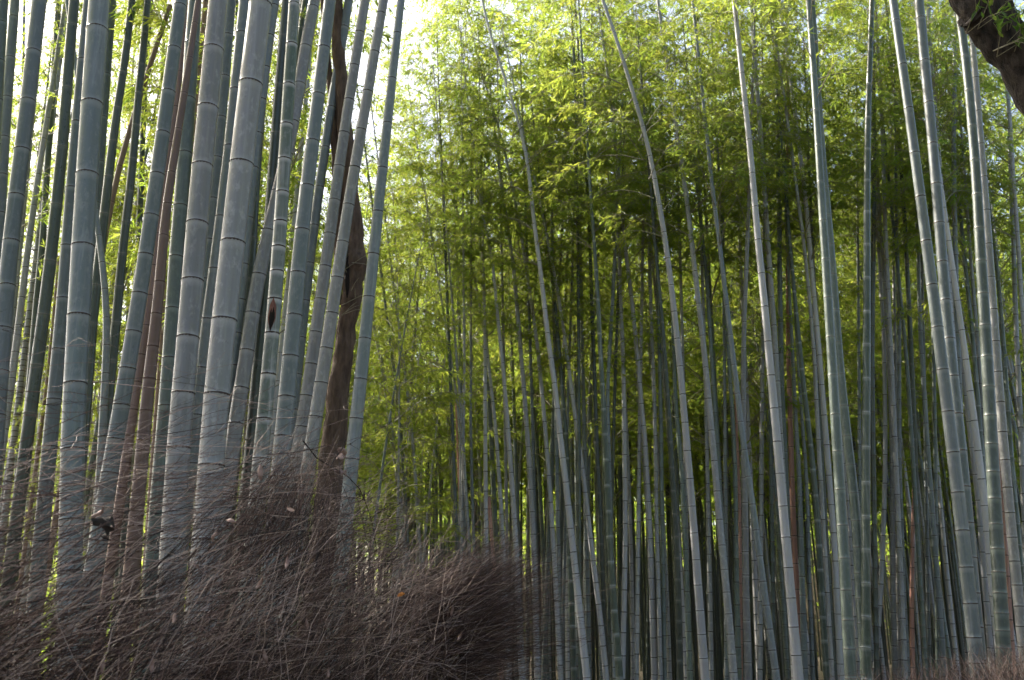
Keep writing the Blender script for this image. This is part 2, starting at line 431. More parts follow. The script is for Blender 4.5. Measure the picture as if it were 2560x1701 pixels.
# ------------------------------------------------------------------ canes behind the brushwood fence (left of the path)
G1 = 'tall canes standing behind the brushwood fence'
LG = dict(group=G1)
cane('blue-grey cane rising behind the fence beside three other leaning blue-grey canes', [(8, 0), (-3, 172), (-12, 330)], 25, 27, 'green', .09, nodes=False, **LG)
cane('blue-grey cane rising behind the fence beside three other leaning blue-grey canes', z_('a', (88, 115), (70, 380), (45, 640), (30, 900), (15, 1145), (2, 1395)), 23, 26, 'blue', .09, **LG)
cane('thick blue-grey cane with evenly spaced dark rings beside a slim black-green cane', z_('a', (258, 0), (220, 340), (183, 660), (145, 980), (105, 1280)) + z_('b', (70, 140), (45, 430), (22, 710), (2, 990)), 34, 41, 'blue', .105, **LG)
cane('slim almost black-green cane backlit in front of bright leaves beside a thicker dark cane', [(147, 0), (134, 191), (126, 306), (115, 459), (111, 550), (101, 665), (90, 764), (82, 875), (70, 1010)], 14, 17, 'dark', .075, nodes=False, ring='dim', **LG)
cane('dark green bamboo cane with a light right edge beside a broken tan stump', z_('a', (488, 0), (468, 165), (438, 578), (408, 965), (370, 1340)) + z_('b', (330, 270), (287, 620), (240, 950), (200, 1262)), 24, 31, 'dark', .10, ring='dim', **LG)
cane('slim light grey bamboo cane crossing behind the almost black-green cane', z_('a', (330, 640), (288, 910), (250, 1142), (222, 1345)) + z_('b', (190, 112), (167, 312), (143, 508), (122, 690), (102, 865), (80, 1035), (55, 1200), (30, 1370)), 13, 19, 'grey', .075, **LG)
cane('blue-grey cane half hidden behind the very thick blue-grey cane', [(222, 0), (207, 150), (193, 306), (180, 470)] + z_('b', (440, 170), (415, 512), (388, 845), (352, 1172), (325, 1480)), 24, 36, 'blue', .10, **LG)
cane('very thick blue-grey bamboo cane showing through the brush almost to its foot', z_('a', (634, 195), (600, 678), (570, 1142)) + z_('b', (540, 172), (515, 628), (492, 1072), (465, 1502)) + [(182, 1215), (178, 1300), (174, 1429)], 50, 58, 'blue', .118, **LG)
cane('slim dim blue-green cane just right of and behind the very thick upright cane', z_('a', (735, 0), (717, 195), (697, 488), (675, 770), (655, 1060), (636, 1330)) + [(232, 640), (222, 760)], 20, 23, 'green', .085, **LG)
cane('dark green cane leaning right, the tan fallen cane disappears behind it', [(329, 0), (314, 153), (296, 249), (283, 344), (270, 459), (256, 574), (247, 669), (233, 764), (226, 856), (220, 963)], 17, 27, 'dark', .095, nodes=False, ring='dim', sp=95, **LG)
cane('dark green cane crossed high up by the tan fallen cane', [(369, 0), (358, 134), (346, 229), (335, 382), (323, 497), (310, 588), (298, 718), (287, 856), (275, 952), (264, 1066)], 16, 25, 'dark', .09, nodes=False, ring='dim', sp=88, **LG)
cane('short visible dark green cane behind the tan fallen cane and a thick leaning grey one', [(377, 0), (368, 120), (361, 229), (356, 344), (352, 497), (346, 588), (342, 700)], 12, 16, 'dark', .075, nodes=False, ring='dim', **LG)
cane('tan dead bamboo cane fallen diagonally across the upright dark canes', z_('a', (1112, 38), (1020, 300), (938, 565), (852, 825), (778, 1085), (728, 1320)) + [(262, 590), (246, 690)], 12, 15, 'tan', .06, ring='brown', crown=False, top=5.5)
cane('mottled blue-grey bamboo cane leaning right beside the red-brown dead pair', z_('a', (1178, 40), (1137, 318), (1100, 600), (1065, 870), (1028, 1140), (990, 1410)) + z_('b', (953, 228), (913, 482), (875, 732), (835, 972), (795, 1210), (757, 1432)) + z_('e', (715, 215)), 31, 42, 'blue', .105, **LG)
cane('red-brown dead bamboo cane, the paler one of two behind the leaning mottled cane', z_('a', (1205, 225), (1177, 470), (1148, 700), (1115, 935), (1090, 1130)) + z_('b', (1010, 300), (990, 495), (955, 690), (925, 882), (895, 1060), (870, 1240), (848, 1412)), 14, 24, 'red', .075, ring='brown', crown=False, **LG)
cane('dark red-brown dead bamboo cane, thicker one of two beside a thin pinkish cane', z_('a', (1168, 845), (1122, 1128), (1087, 1333)) + z_('b', (1062, 102), (1050, 405), (1028, 615), (998, 828), (972, 1038), (955, 1248), (938, 1440)), 18, 33, 'red', .09, ring='brown', crown=False, top=6.8, **LG)
cane('smooth dark green-grey bamboo cane between the red-brown pair and a thick grey cane', z_('a', (1255, 288), (1230, 650), (1210, 1005), (1182, 1350)) + z_('b', (1147, 245), (1130, 582), (1108, 905), (1082, 1218), (1052, 1530)), 35, 35, 'green', .10, **LG)
cane('thin pinkish-white dead cane beside the dark red-brown cane', z_('b', (1093, 200), (1080, 375), (1068, 575), (1055, 750), (1043, 930), (1030, 1105), (1018, 1280), (1004, 1470)), 8, 11, 'tan', .05, ring='brown', crown=False, **LG)
cane('slim tan cane seen between a dark green-grey cane and a thick grey cane', z_('a', (1342, 15), (1322, 250), (1300, 450), (1275, 760)), 14, 15, 'tan', .065, ring='brown', crown=False, **LG)
cane('thick pale grey bamboo cane speckled with lichen and a small scar low down', z_('a', (1395, 325), (1360, 706), (1320, 1085), (1288, 1462)) + z_('b', (1257, 398), (1232, 770), (1197, 1135), (1160, 1492)) + z_('e', (1130, 650)), 48, 59, 'grey', .115, **LG)
cane('slim blue-green cane in the gap between the two thickest pale grey canes', z_('a', (1490, 232), (1472, 502), (1447, 768), (1420, 1032), (1395, 1300)) + z_('b', (1370, 130), (1345, 388), (1325, 640), (1308, 850)), 25, 25, 'blue', .085, **LG)
cane('blue-grey cane tucked against the left side of the thickest pale cane', z_('c', (275, 222), (238, 590), (200, 960), (145, 1420)) + z_('b', (1408, 322), (1362, 650), (1322, 968), (1288, 1275)), 32, 33, 'blue', .10, **LG)
cane('thickest bluish-white bamboo cane with jagged dark sheath rings', z_('c', (395, 30), (330, 550), (270, 1072)) + z_('d', (215, 148), (160, 655), (100, 1142)) + z_('e', (1382, 168)), 55, 64, 'grey', .118, **LG)
cane('bright-edged grey cane glimpsed right of the thickest bluish-white cane', [(687, 15), (672, 90), (655, 250), (634, 420), (620, 545)] + z_('d', (283, 292), (262, 522), (238, 742), (212, 952), (180, 1276)), 22, 30, 'blue', .09, **LG)
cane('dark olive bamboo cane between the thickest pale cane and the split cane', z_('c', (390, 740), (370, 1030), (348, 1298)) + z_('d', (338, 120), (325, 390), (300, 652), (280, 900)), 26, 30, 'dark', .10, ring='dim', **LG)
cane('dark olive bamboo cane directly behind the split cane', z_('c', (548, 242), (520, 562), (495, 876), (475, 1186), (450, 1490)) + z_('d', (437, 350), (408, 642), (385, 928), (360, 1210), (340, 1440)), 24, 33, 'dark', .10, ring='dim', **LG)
SPLIT = cane('split bamboo cane with crowded whitish joints and a torn dark hole', z_('c', (615, 28), (600, 292), (580, 555), (567, 815), (553, 1042), (540, 1258), (526, 1450)) + z_('d', (518, 178), (504, 338), (490, 520), (472, 742), (450, 1010), (420, 1300), (395, 1560)), 27, 39, 'split', .085, ring='dark', **LG)
cane('grey cane slanting behind the split cane', z_('c', (740, 52), (690, 308), (648, 552), (618, 800)) + [(716, 385), (696, 480), (675, 578)] + z_('d', (372, 358), (345, 612), (310, 856), (267, 1100), (235, 1332)), 28, 38, 'grey', .115, **LG)
cane('dim grey-green cane behind the top of the slanting grey cane', z_('c', (690, 0), (662, 190), (632, 430), (600, 690)), 17, 19, 'dark', .08, ring='dim', **LG)
cane('smooth teal-grey bamboo cane right of the split cane, thicker than its neighbour', z_('c', (850, 0), (810, 315), (775, 622), (735, 925), (700, 1218), (665, 1505)) + z_('d', (640, 348), (615, 625), (592, 892), (567, 1157), (542, 1415)), 29, 43, 'blue', .105, **LG)
cane('slim grey cane close behind the right side of the smooth teal-grey cane', z_('c', (945, 180), (900, 442), (855, 703), (820, 965), (780, 1225), (745, 1475)) + z_('d', (715, 285), (687, 530), (662, 770), (635, 1010), (612, 1240)), 22, 25, 'blue', .085, **LG)
cane('light grey bamboo cane parallel to the one crossing the brown tree trunk', z_('c', (1080, 0), (1045, 215), (1010, 432), (975, 655), (940, 870), (910, 1090), (880, 1310), (850, 1530)) + z_('d', (820, 305), (787, 520), (757, 735), (730, 943), (700, 1150), (665, 1352)), 23, 33, 'grey', .098, **LG)
cane('light grey bamboo cane leaning right directly in front of the brown tree trunk', z_('c', (1185, 90), (1140, 342), (1098, 600), (1055, 850), (1010, 1095), (970, 1340)) + z_('d', (935, 145), (895, 378), (862, 610), (828, 840), (795, 1065), (755, 1285)) + z_('f', (325, 290)), 23, 36, 'grey', .102, **LG)
cane('lone steel-blue bamboo cane right of the brown tree trunk', z_('c', (1290, 220), (1255, 515), (1225, 807), (1193, 1100), (1162, 1385)) + z_('d', (1135, 225), (1105, 505), (1078, 777), (1050, 1042), (1022, 1300)), 20, 34, 'blue', .095, **LG)
cane('pale sunlit cane left of and behind the smooth teal-grey cane', [(775, 125), (760, 300), (744, 450)] + z_('d', (595, 300), (572, 462), (550, 640), (530, 870), (505, 1055), (485, 1240), (465, 1400)), 11, 16, 'pale', .075, ring='dim', **LG)
cane('short broken tan bamboo stump with a splintered top behind the dark green cane', [(147, 640), (144, 698), (137, 758), (132, 822), (126, 885), (119, 948), (111, 1005), (104, 1060)], 8, 10, 'tan', .05, ring='brown', crown=False, top='stub')
cane('thin orange-tan dead cane right of the very thick cane in the brush', [(258, 1080), (250, 1140), (244, 1200), (238, 1260)], 7, 9, 'tan', .05, ring='brown', crown=False, top='stub')
cane('short yellow-green cane glowing behind the brush under the thickest bluish-white cane', [(579, 1240), (576, 1290), (573, 1340), (570, 1390)], 9, 11, 'yellow', .06, ring='dim', crown=False, top='stub')
LGB = dict(group='slim canes deeper behind the left canes')
LB = 'slim dim bamboo cane standing deeper behind the large left canes'
for pts, w0, w1, m in (
    ([(243, 560), (262, 700), (270, 800), (263, 950), (255, 1100)], 14, 20, 'blue'),
    ([(322, 620), (319, 780), (312, 950)], 8, 9, 'green'), ([(296, 380), (292, 500), (284, 640), (277, 800)], 8, 9, 'tan'),
    ([(340, 60), (328, 240), (310, 480)], 6, 7, 'tan'), ([(160, 500), (165, 640), (168, 760)], 8, 9, 'grey'),
    ([(60, 40), (58, 180), (45, 400)], 7, 8, 'dark'), ([(170, 0), (150, 150), (133, 290)], 10, 12, 'grey'),
    ([(36, 760), (22, 900), (12, 1010), (4, 1100)], 13, 15, 'grey'), ([(58, 820), (50, 950), (45, 1080)], 9, 10, 'green'),
    ([(735, 250), (733, 420), (729, 560)], 10, 11, 'grey'), ([(120, 840), (112, 960), (102, 1060), (95, 1140)], 8, 9, 'pale'),
    ([(413, 20), (405, 180), (398, 330)], 8, 9, 'tan'), ([(790, 60), (775, 180), (760, 310), (735, 420)], 7, 8, 'dark'),
    ([(500, 180), (492, 320), (484, 460)], 8, 9, 'pale'), ([(610, 300), (597, 480), (590, 560)], 9, 10, 'pale')):
    cane(LB, pts, w0, w1, m, .065, nodes=False, crown=(w0 > 9), **LGB)

# ------------------------------------------------------------------ canes of the grove across the path
G2 = 'slender canes of the grove across the path'
RB = 'slender grey-green bamboo cane among many alike in the grove across the path'
RL = 'slender dark bamboo cane with a sunlit left edge in the grove across the path'
RW = 'slender green bamboo cane with whitish joints in the grove across the path'
RD = 'slender rust-coloured dead cane among green ones in the grove across the path'
def rc(pts, w0, w1, m='grey', label=RB, D=None, **kw):
    if label == RW: m = 'joint'
    kw.setdefault('group', {RB: G2, RL: 'dark canes with a sunlit edge', RW: 'green canes with whitish joints', RD: 'rust-coloured dead canes'}.get(label))
    return cane(label, pts, w0, w1, m, D or min(.058 + .0017 * w1, w1 * 13.2 / F), **kw)
rc([(1102, 740), (1123, 867), (1140, 983), (1151, 1073), (1153, 1150), (1152, 1232), (1149, 1297), (1145, 1423)], 5, 9, 'pale', nodes=False)  # centre canes: sunlight put into the pale culm colour
rc([(1134, 795), (1142, 910), (1153, 1030), (1160, 1134), (1163, 1224), (1169, 1289), (1174, 1394)], 6, 9, 'grey', nodes=False)
rc([(1160, 798), (1161, 892), (1160, 1001), (1158, 1100), (1156, 1250)], 6, 8, 'pale', nodes=False)
rc([(1177, 813), (1178, 928), (1176, 1037), (1178, 1134), (1179, 1170), (1180, 1242), (1184, 1330), (1186, 1450)], 6, 9, 'blue', nodes=False)
rc([(1206, 560), (1208, 639), (1210, 748), (1213, 892), (1213, 1019), (1214, 1188), (1215, 1315), (1216, 1405), (1217, 1586), (1218, 1676)], 6, 14, 'pale', nodes=False)
rc([(1120, 430), (1145, 540), (1174, 639), (1190, 719), (1205, 784), (1219, 892), (1232, 1001), (1241, 1091), (1246, 1170), (1254, 1279), (1259, 1387), (1264, 1532), (1270, 1676)], 5, 13, 'pale', nodes=False)
rc([(1205, 540), (1230, 632), (1239, 740), (1246, 813), (1257, 910), (1264, 1001), (1272, 1091)] + z_('3', (485, 50), (497, 212), (508, 372), (520, 525), (528, 680), (535, 820), (540, 958), (547, 1097), (555, 1230), (560, 1360), (565, 1490)), 6, 17, 'pale', nodes=False)
rc([(1255, 480)] + z_('2', (488, 125), (508, 262), (520, 405), (532, 550), (545, 698), (557, 845), (570, 985), (580, 1115), (590, 1250), (600, 1385)) + z_('3', (620, 97), (630, 250), (635, 405), (645, 560), (650, 712), (657, 858), (660, 1003), (663, 1150), (668, 1285), (670, 1420)), 8, 16, 'pale')
rc([(1198, 163), (1227, 253), (1252, 336), (1274, 434), (1290, 520)] + z_('2', (560, 38), (588, 233), (612, 410), (643, 602), (672, 793), (688, 975), (708, 1163), (725, 1350)) + z_('3', (752, 155), (768, 340), (778, 515), (787, 690), (797, 860), (808, 1022), (815, 1180), (822, 1328), (830, 1465)), 5, 14, 'pale')
rc([(1220, 70), (1245, 145), (1274, 231), (1299, 315), (1317, 380), (1326, 470), (1335, 560)] + z_('2', (688, 240), (705, 398), (725, 570), (743, 738), (765, 912), (795, 1083), (813, 1260), (828, 1432)) + z_('3', (848, 33), (872, 200), (885, 360), (905, 520), (922, 683), (940, 832), (952, 985), (972, 1135), (985, 1278), (1000, 1413)), 6, 19, 'pale', 'tallest arching pale cane of the grove, bent left at its leafy top', group=None)
rc([(1310, 343), (1335, 434), (1353, 524)] + z_('2', (755, 150), (792, 312), (818, 482), (847, 650), (870, 823), (892, 990), (912, 1162), (938, 1335), (962, 1505)) + z_('3', (985, 103), (1005, 270), (1022, 430), (1042, 588), (1058, 742), (1078, 893), (1097, 1042), (1112, 1190), (1130, 1330), (1140, 1468)), 5, 15, 'pale', 'slanting cane whose thin top forks left from the arching pale cane', group=None)
rc([(1362, 560), (1372, 625)] + z_('2', (770, 300), (788, 452), (805, 618), (818, 780), (830, 937), (843, 1100), (855, 1262), (870, 1430)) + z_('3', (882, 33), (886, 205), (890, 370), (893, 560), (897, 718), (903, 880), (910, 1037), (917, 1190), (921, 1336), (925, 1482)), 7, 16, 'dark', RW, ring='pale')
rc([(1427, 36), (1434, 116), (1440, 253), (1442, 361), (1442, 470), (1445, 603), (1446, 748), (1447, 892), (1447, 1037), (1448, 1206), (1449, 1423), (1450, 1560)], 7, 10, 'dark', RL, nodes=False, sp=58)
rc([(1451, 217), (1456, 307), (1465, 416), (1471, 524), (1474, 585), (1478, 712), (1481, 820), (1486, 929), (1490, 1073), (1496, 1206), (1503, 1333), (1505, 1423), (1508, 1532), (1516, 1676)], 6, 15, 'dark', RL, nodes=False, ring='dim', sp=60)
rc([(1476, 480)] + z_('2', (1065, 100), (1080, 300), (1092, 505), (1102, 740), (1112, 912), (1122, 1090), (1132, 1262), (1140, 1435)) + z_('3', (1148, 42), (1157, 220), (1163, 398), (1172, 572), (1183, 748), (1192, 912), (1205, 1085), (1220, 1248), (1232, 1412), (1242, 1550)), 8, 19, 'dark', RW, ring='pale')
rc([(1544, 500), (1539, 603), (1534, 701), (1528, 820), (1523, 885), (1519, 947), (1518, 1012), (1521, 1090), (1524, 1200), (1527, 1330)], 8, 11, 'blue', nodes=False)
rc([(1505, 0), (1536, 80), (1554, 137), (1574, 202), (1590, 262)] + z_('4', (80, 875), (128, 1080), (158, 1240), (190, 1420)) + z_('5', (222, 40), (250, 220), (270, 405), (293, 588), (313, 775), (332, 966), (350, 1160), (365, 1355), (383, 1550)) + z_('6', (400, 175), (415, 365), (430, 550), (445, 735), (455, 910), (470, 1085), (482, 1250), (495, 1415)), 8, 22, 'pale', 'long pale grey cane arching left from foot to leafy tip', group=None)
rc([(1546, 560), (1550, 690)] + z_('2', (1252, 600), (1262, 780), (1268, 935), (1272, 1090), (1272, 1252), (1275, 1420)) + z_('3', (1278, 170), (1281, 330), (1283, 487), (1282, 642), (1279, 795), (1275, 945), (1272, 1097), (1268, 1240), (1266, 1400)), 8, 14, 'pale')
rc([(1501, 54), (1516, 163), (1530, 271), (1537, 362), (1548, 470), (1559, 585), (1570, 675)] + z_('5', (-5, 480), (10, 600), (25, 765), (40, 925), (52, 1080), (65, 1225), (80, 1378), (95, 1520)) + z_('6', (100, 90), (106, 212), (113, 333), (119, 460), (126, 590), (131, 722), (134, 863), (138, 1008), (143, 1140), (147, 1275), (151, 1410), (155, 1530)), 6, 16, 'pale')
rc([(1610, 380), (1617, 480), (1622, 578), (1627, 769), (1632, 892), (1636, 994), (1638, 1091), (1640, 1152), (1641, 1257), (1643, 1365), (1647, 1495), (1650, 1620)], 8, 11, 'grey', nodes=False)
rc([(1632, 440)] + z_('5', (165, 30), (172, 210), (178, 375), (182, 530), (187, 688), (190, 845), (193, 1012), (196, 1168), (200, 1333), (203, 1500)) + z_('6', (202, 100), (205, 265), (208, 432), (212, 602), (215, 772), (217, 937), (219, 1105), (221, 1262), (223, 1420)), 8, 13, 'green', RL)
rc([(1640, 640)] + z_('5', (195, 520), (210, 662), (222, 830), (232, 992), (245, 1160), (258, 1325), (265, 1490)) + z_('6', (275, 98), (285, 258), (298, 420), (305, 575), (310, 722), (316, 870), (321, 1015), (325, 1158), (328, 1295), (330, 1435)), 9, 18, 'dark', RL, ring='dim')
rc([(1680, 760), (1685, 885), (1688, 1001), (1697, 1090)] + z_('6', (340, 52), (350, 210), (358, 368), (365, 518), (371, 665), (376, 812), (381, 957), (386, 1098), (391, 1232), (395, 1365)), 9, 15, 'green')
rc([(1645, 0)] + z_('4', (200, 180), (235, 370), (270, 590), (295, 790), (325, 1000), (355, 1215), (385, 1430)) + z_('5', (410, 90), (435, 310), (462, 535), (488, 755), (510, 975), (530, 1190), (550, 1410)) + z_('6', (568, 52), (588, 262), (605, 458), (620, 635), (640, 803), (655, 960), (668, 1110), (680, 1250), (690, 1388), (700, 1515)), 8, 20, 'grey', 'long grey cane with evenly spaced dark rings left of the teal bent cane', group=None)
rc([(1735, 36)] + z_('4', (455, 350), (480, 570), (500, 790), (525, 1000), (545, 1225), (575, 1455)) + z_('5', (605, 112), (630, 332), (655, 545), (680, 750), (705, 955), (730, 1155), (750, 1350), (775, 1545)) + z_('6', (805, 160), (832, 352), (860, 530), (880, 710), (905, 885), (928, 1050), (948, 1215), (972, 1360), (990, 1490)), 7, 19, 'blue', 'teal cane bending right towards its foot across its upright neighbours', group=None, D=.082)
rc([(1745, 480)] + z_('5', (482, 40), (510, 270), (525, 490), (540, 700), (550, 905), (562, 1100), (575, 1290)) + [(1793, 1110), (1798, 1200), (1806, 1330), (1814, 1460)], 9, 13, 'green')
rc([(1869, 600)] + z_('5', (790, 303), (782, 482), (775, 660), (770, 838), (770, 1015), (770, 1200)) + [(1858, 1080)] + z_('6', (775, 170), (783, 340), (785, 510), (785, 680), (786, 840), (788, 1000), (792, 1152), (798, 1300), (803, 1445)), 10, 19, 'grey')
rc([(1822, 900), (1830, 1020)] + z_('6', (713, 70), (716, 235), (719, 402), (720, 568), (721, 730), (724, 890), (727, 1048), (731, 1195), (735, 1340)), 10, 14, 'green')
rc([(1843, 1100), (1849, 1242), (1851, 1400), (1853, 1676)], 7, 9, 'rust', RD, nodes=False, ring='brown', crown=False)
rc([(1835, 0)] + z_('4', (735, 280), (760, 508), (785, 740), (810, 967), (832, 1200), (853, 1432)) + z_('5', (870, 92), (895, 325), (920, 555), (940, 796), (960, 1030), (985, 1257), (1003, 1487)) + z_('6', (1025, 140), (1043, 365), (1063, 580), (1083, 790), (1098, 1000), (1118, 1200), (1137, 1395)), 11, 25, 'pale', 'stout lavender-white cane with wide-spaced rings beside the rusty orange cane', D=.095, group=None)
rc([(1885, 120)] + z_('4', (875, 742), (890, 950), (905, 1100), (912, 1290)) + z_('5', (940, 100), (953, 290), (965, 490), (983, 683), (995, 880), (1005, 1070), (1012, 1250)), 10, 15, 'grey')
rc([(1938, 60)] + z_('4', (997, 300), (1002, 522), (1007, 745), (1007, 962), (1015, 1170), (1020, 1378)) + z_('5', (1020, 18), (1020, 232), (1022, 445), (1027, 660), (1030, 877), (1033, 1100), (1043, 1320)) + [(1962, 1130), (1966, 1240)], 9, 15, 'green')
rc([(1969, 200), (1969, 325), (1969, 459)] + z_('5', (1078, 100), (1080, 300), (1080, 508), (1080, 705), (1083, 910), (1088, 1115), (1095, 1325), (1100, 1523)) + z_('6', (1105, 165), (1112, 368), (1120, 570), (1130, 762), (1140, 940), (1150, 1110), (1158, 1280)), 9, 15, 'rust', 'rusty orange dead cane right behind the stout lavender-white cane', ring='brown', crown=False, group=None)
rc([(1985, 950), (1991, 1080)] + z_('6', (1158, 160), (1162, 302), (1165, 440), (1168, 578), (1172, 715), (1176, 850), (1180, 980), (1183, 1108), (1187, 1235)), 9, 16, 'blue')
rc([(2002, 1010), (2012, 1134)] + z_('6', (1210, 212), (1214, 325), (1217, 440), (1219, 550), (1221, 662), (1223, 780), (1226, 900), (1231, 1020), (1236, 1138), (1240, 1250), (1244, 1362)), 8, 12, 'blue')
rc([(1965, 480), (1972, 590)] + z_('5', (1110, 300), (1133, 600), (1160, 805), (1172, 985), (1192, 1153), (1215, 1333), (1235, 1510)) + z_('6', (1252, 112), (1270, 290), (1285, 462), (1293, 635), (1303, 803), (1312, 968), (1322, 1130)), 8, 17, 'dark', RW, ring='pale')
rc([(1947, 7)] + z_('4', (1045, 198), (1077, 402), (1105, 602), (1132, 812), (1157, 1025), (1185, 1230), (1205, 1440)) + z_('5', (1225, 80), (1240, 290), (1260, 490), (1277, 690), (1297, 890), (1310, 1095), (1330, 1305), (1347, 1510)) + z_('9', (35, 152), (50, 355), (67, 550), (78, 745), (87, 932), (93, 1110), (103, 1285), (113, 1455)), 8, 17, 'pale')
rc([(1948, 160)] + z_('4', (1062, 740), (1090, 950), (1120, 1150), (1145, 1360)) + z_('5', (1178, 30), (1200, 205), (1220, 420), (1240, 630), (1255, 845), (1270, 960)) + [(2040, 1000), (2046, 1100)], 7, 11, 'grey')
rc([(2021, 0)] + z_('4', (1240, 260), (1257, 518), (1275, 765), (1290, 1010), (1305, 1262), (1320, 1528)) + z_('8', (12, 228), (27, 492), (47, 765), (60, 1030), (78, 1300)) + z_('9', (110, 250), (128, 497), (142, 725), (152, 945), (163, 1152), (175, 1352)), 14, 30, 'green', 'stout teal-green bamboo cane with faint joints beside a slanting green one', D=.1, ring='dim', group=None)
rc([(2030, 0), (2040, 150), (2056, 400), (2070, 540)] + z_('8', (62, 330), (78, 580), (95, 803), (112, 1022), (135, 1240), (158, 1448)) + z_('9', (182, 80), (207, 272), (225, 465), (235, 648), (243, 828), (252, 1000)), 14, 26, 'green', 'stout green cane slanting in behind the faint-jointed teal-green cane', D=.1, ring='dim', group=None)
rc(z_('7', (328, 120), (320, 350), (312, 585), (303, 815), (301, 1035), (298, 1250), (297, 1468)) + z_('8', (297, 125), (297, 355), (296, 588), (296, 815), (294, 1050), (292, 1285), (291, 1525)) + z_('9', (290, 200), (290, 435), (290, 665), (291, 895), (291, 1125), (292, 1340)), 13, 24, 'joint', 'upright green bamboo cane with bright white joints', ring='pale', D=.09, group=None)
rc([(2180, 90), (2184, 217), (2185, 542), (2182, 700), (2180, 900), (2182, 1100), (2186, 1300)], 11, 13, 'dark', nodes=False)
rc([(2193, 90)] + z_('7', (385, 500), (395, 690), (402, 905), (412, 1135), (418, 1360)) + z_('8', (422, 30), (435, 232), (445, 437), (452, 637), (462, 835), (470, 1030), (480, 1240)), 8, 12, 'grey')
rc([(2190, 380), (2198, 520)] + z_('8', (405, 200), (418, 382), (430, 565), (437, 745), (447, 930), (458, 1107), (463, 1285), (468, 1462)) + z_('9', (472, 67), (474, 240), (475, 400), (475, 550), (475, 710), (475, 840), (478, 975), (480, 1100), (483, 1215), (487, 1330), (490, 1430)), 7, 15, 'grey')
rc([(2192, 540), (2200, 680)] + z_('8', (412, 718), (418, 945), (421, 1165), (424, 1380)) + z_('9', (424, 10), (422, 208), (416, 390), (410, 570), (403, 740), (396, 905), (386, 1053), (374, 1200), (364, 1345)), 8, 14, 'pale', 'sunlit whitish cane with a kinked lower half beside the white-jointed green cane', group=None)
rc([(2242, 600), (2248, 784), (2248, 1000)] + z_('9', (522, 180), (530, 322), (537, 460), (540, 592), (543, 720), (546, 843), (550, 962), (557, 1077), (565, 1190)), 9, 12, 'blue')
rc([(2225, 120), (2237, 253), (2248, 362), (2259, 506), (2268, 675), (2273, 784), (2280, 929), (2286, 1073), (2291, 1242), (2302, 1459), (2312, 1620)], 8, 16, 'dark', RL, nodes=False, ring='dim', sp=62)
rc([(2225, 480), (2241, 639), (2255, 784), (2266, 892), (2273, 1001), (2282, 1150)], 8, 11, 'dark', RL, nodes=False, ring='dim', sp=50)
rc([(2285, 1230), (2282, 1315), (2281, 1369), (2280, 1420), (2280, 1470), (2279, 1521), (2280, 1571), (2281, 1620)], 9, 12, 'rust', RD, ring='brown', crown=False)
rc([(2286, 400), (2290, 500), (2294, 603), (2296, 655), (2297, 712), (2299, 768), (2300, 827)] + z_('8', (675, 880), (685, 1040), (697, 1200), (705, 1360), (715, 1518)) + z_('9', (725, 105), (738, 260), (752, 415), (763, 567), (773, 715), (783, 860), (793, 1000), (803, 1140), (815, 1275)), 8, 15, 'blue')
rc(z_('7', (497, 147), (543, 450), (585, 752), (627, 1060), (667, 1363)) + z_('8', (707, 102), (747, 405), (785, 697), (820, 990), (858, 1280), (893, 1562)) + z_('9', (925, 270), (955, 532), (985, 787), (1012, 1037), (1038, 1272), (1055, 1450)), 20, 36, 'blue', 'stout blue-grey bamboo cane leaning left, front one of a crossing pair', D=.1, group=None, hc=7.6)
rc(z_('7', (668, 130), (695, 425), (725, 715), (753, 998), (775, 1275), (798, 1545)) + z_('8', (818, 245), (838, 510), (865, 775), (892, 1035), (922, 1295), (948, 1550)) + z_('9', (975, 230), (998, 480), (1015, 720)), 23, 28, 'blue', 'dark slate-blue bamboo cane crossing behind the stout leaning cane', D=.092, ring='brown', group=None, hc=7.6)
rc([(2346, 420), (2360, 520)] + z_('8', (865, 100), (893, 305), (922, 513), (953, 716), (982, 920), (1010, 1138), (1040, 1342), (1065, 1550)) + z_('9', (1090, 178), (1113, 362), (1132, 540), (1147, 695), (1158, 840)), 10, 20, 'pale', 'lavender-grey cane slanting left just right of the slate-blue cane', group=None)
rc([(2400, 880)] + z_('8', (985, 1170), (1000, 1350), (1020, 1530)) + z_('9', (1048, 147), (1065, 325), (1082, 505), (1098, 683), (1110, 858), (1123, 1025), (1137, 1187), (1150, 1345)), 10, 15, 'pale')
rc([(2394, 0)] + z_('7', (945, 150), (980, 392), (1005, 630), (1025, 877), (1045, 1110), (1063, 1350)) + z_('8', (1072, 15), (1085, 240), (1100, 465), (1115, 685), (1127, 900), (1138, 1108), (1150, 1308), (1158, 1505)) + z_('9', (1168, 128), (1180, 312), (1190, 490), (1197, 660), (1207, 820), (1217, 965), (1225, 1105), (1235, 1225)), 19, 35, 'green', 'stout dark green bamboo cane with faint pale joints beside a lighter twin', D=.1, ring='dim', group=None, hc=7.6)
rc(z_('7', (1005, 88), (1030, 310), (1050, 540), (1067, 770), (1085, 998), (1105, 1225), (1122, 1455)) + z_('8', (1140, 120), (1155, 350), (1170, 572), (1187, 793), (1202, 1005), (1218, 1213), (1235, 1420)) + z_('9', (1250, 45), (1268, 235), (1285, 410), (1300, 580), (1317, 745), (1335, 910), (1350, 1055), (1365, 1195)), 13, 26, 'grey', 'light grey bamboo cane with dark rings hugging the stout dark green cane', D=.09, group=None, hc=7.6)
rc([(2470, 480)] + z_('8', (1165, 62), (1190, 215), (1207, 370), (1218, 520), (1232, 668), (1242, 820), (1252, 970), (1263, 1125), (1273, 1275), (1285, 1435)) + z_('9', (1293, 20), (1307, 180), (1322, 332), (1337, 485), (1350, 632), (1365, 775)), 8, 14, 'dark', RW, ring='pale')
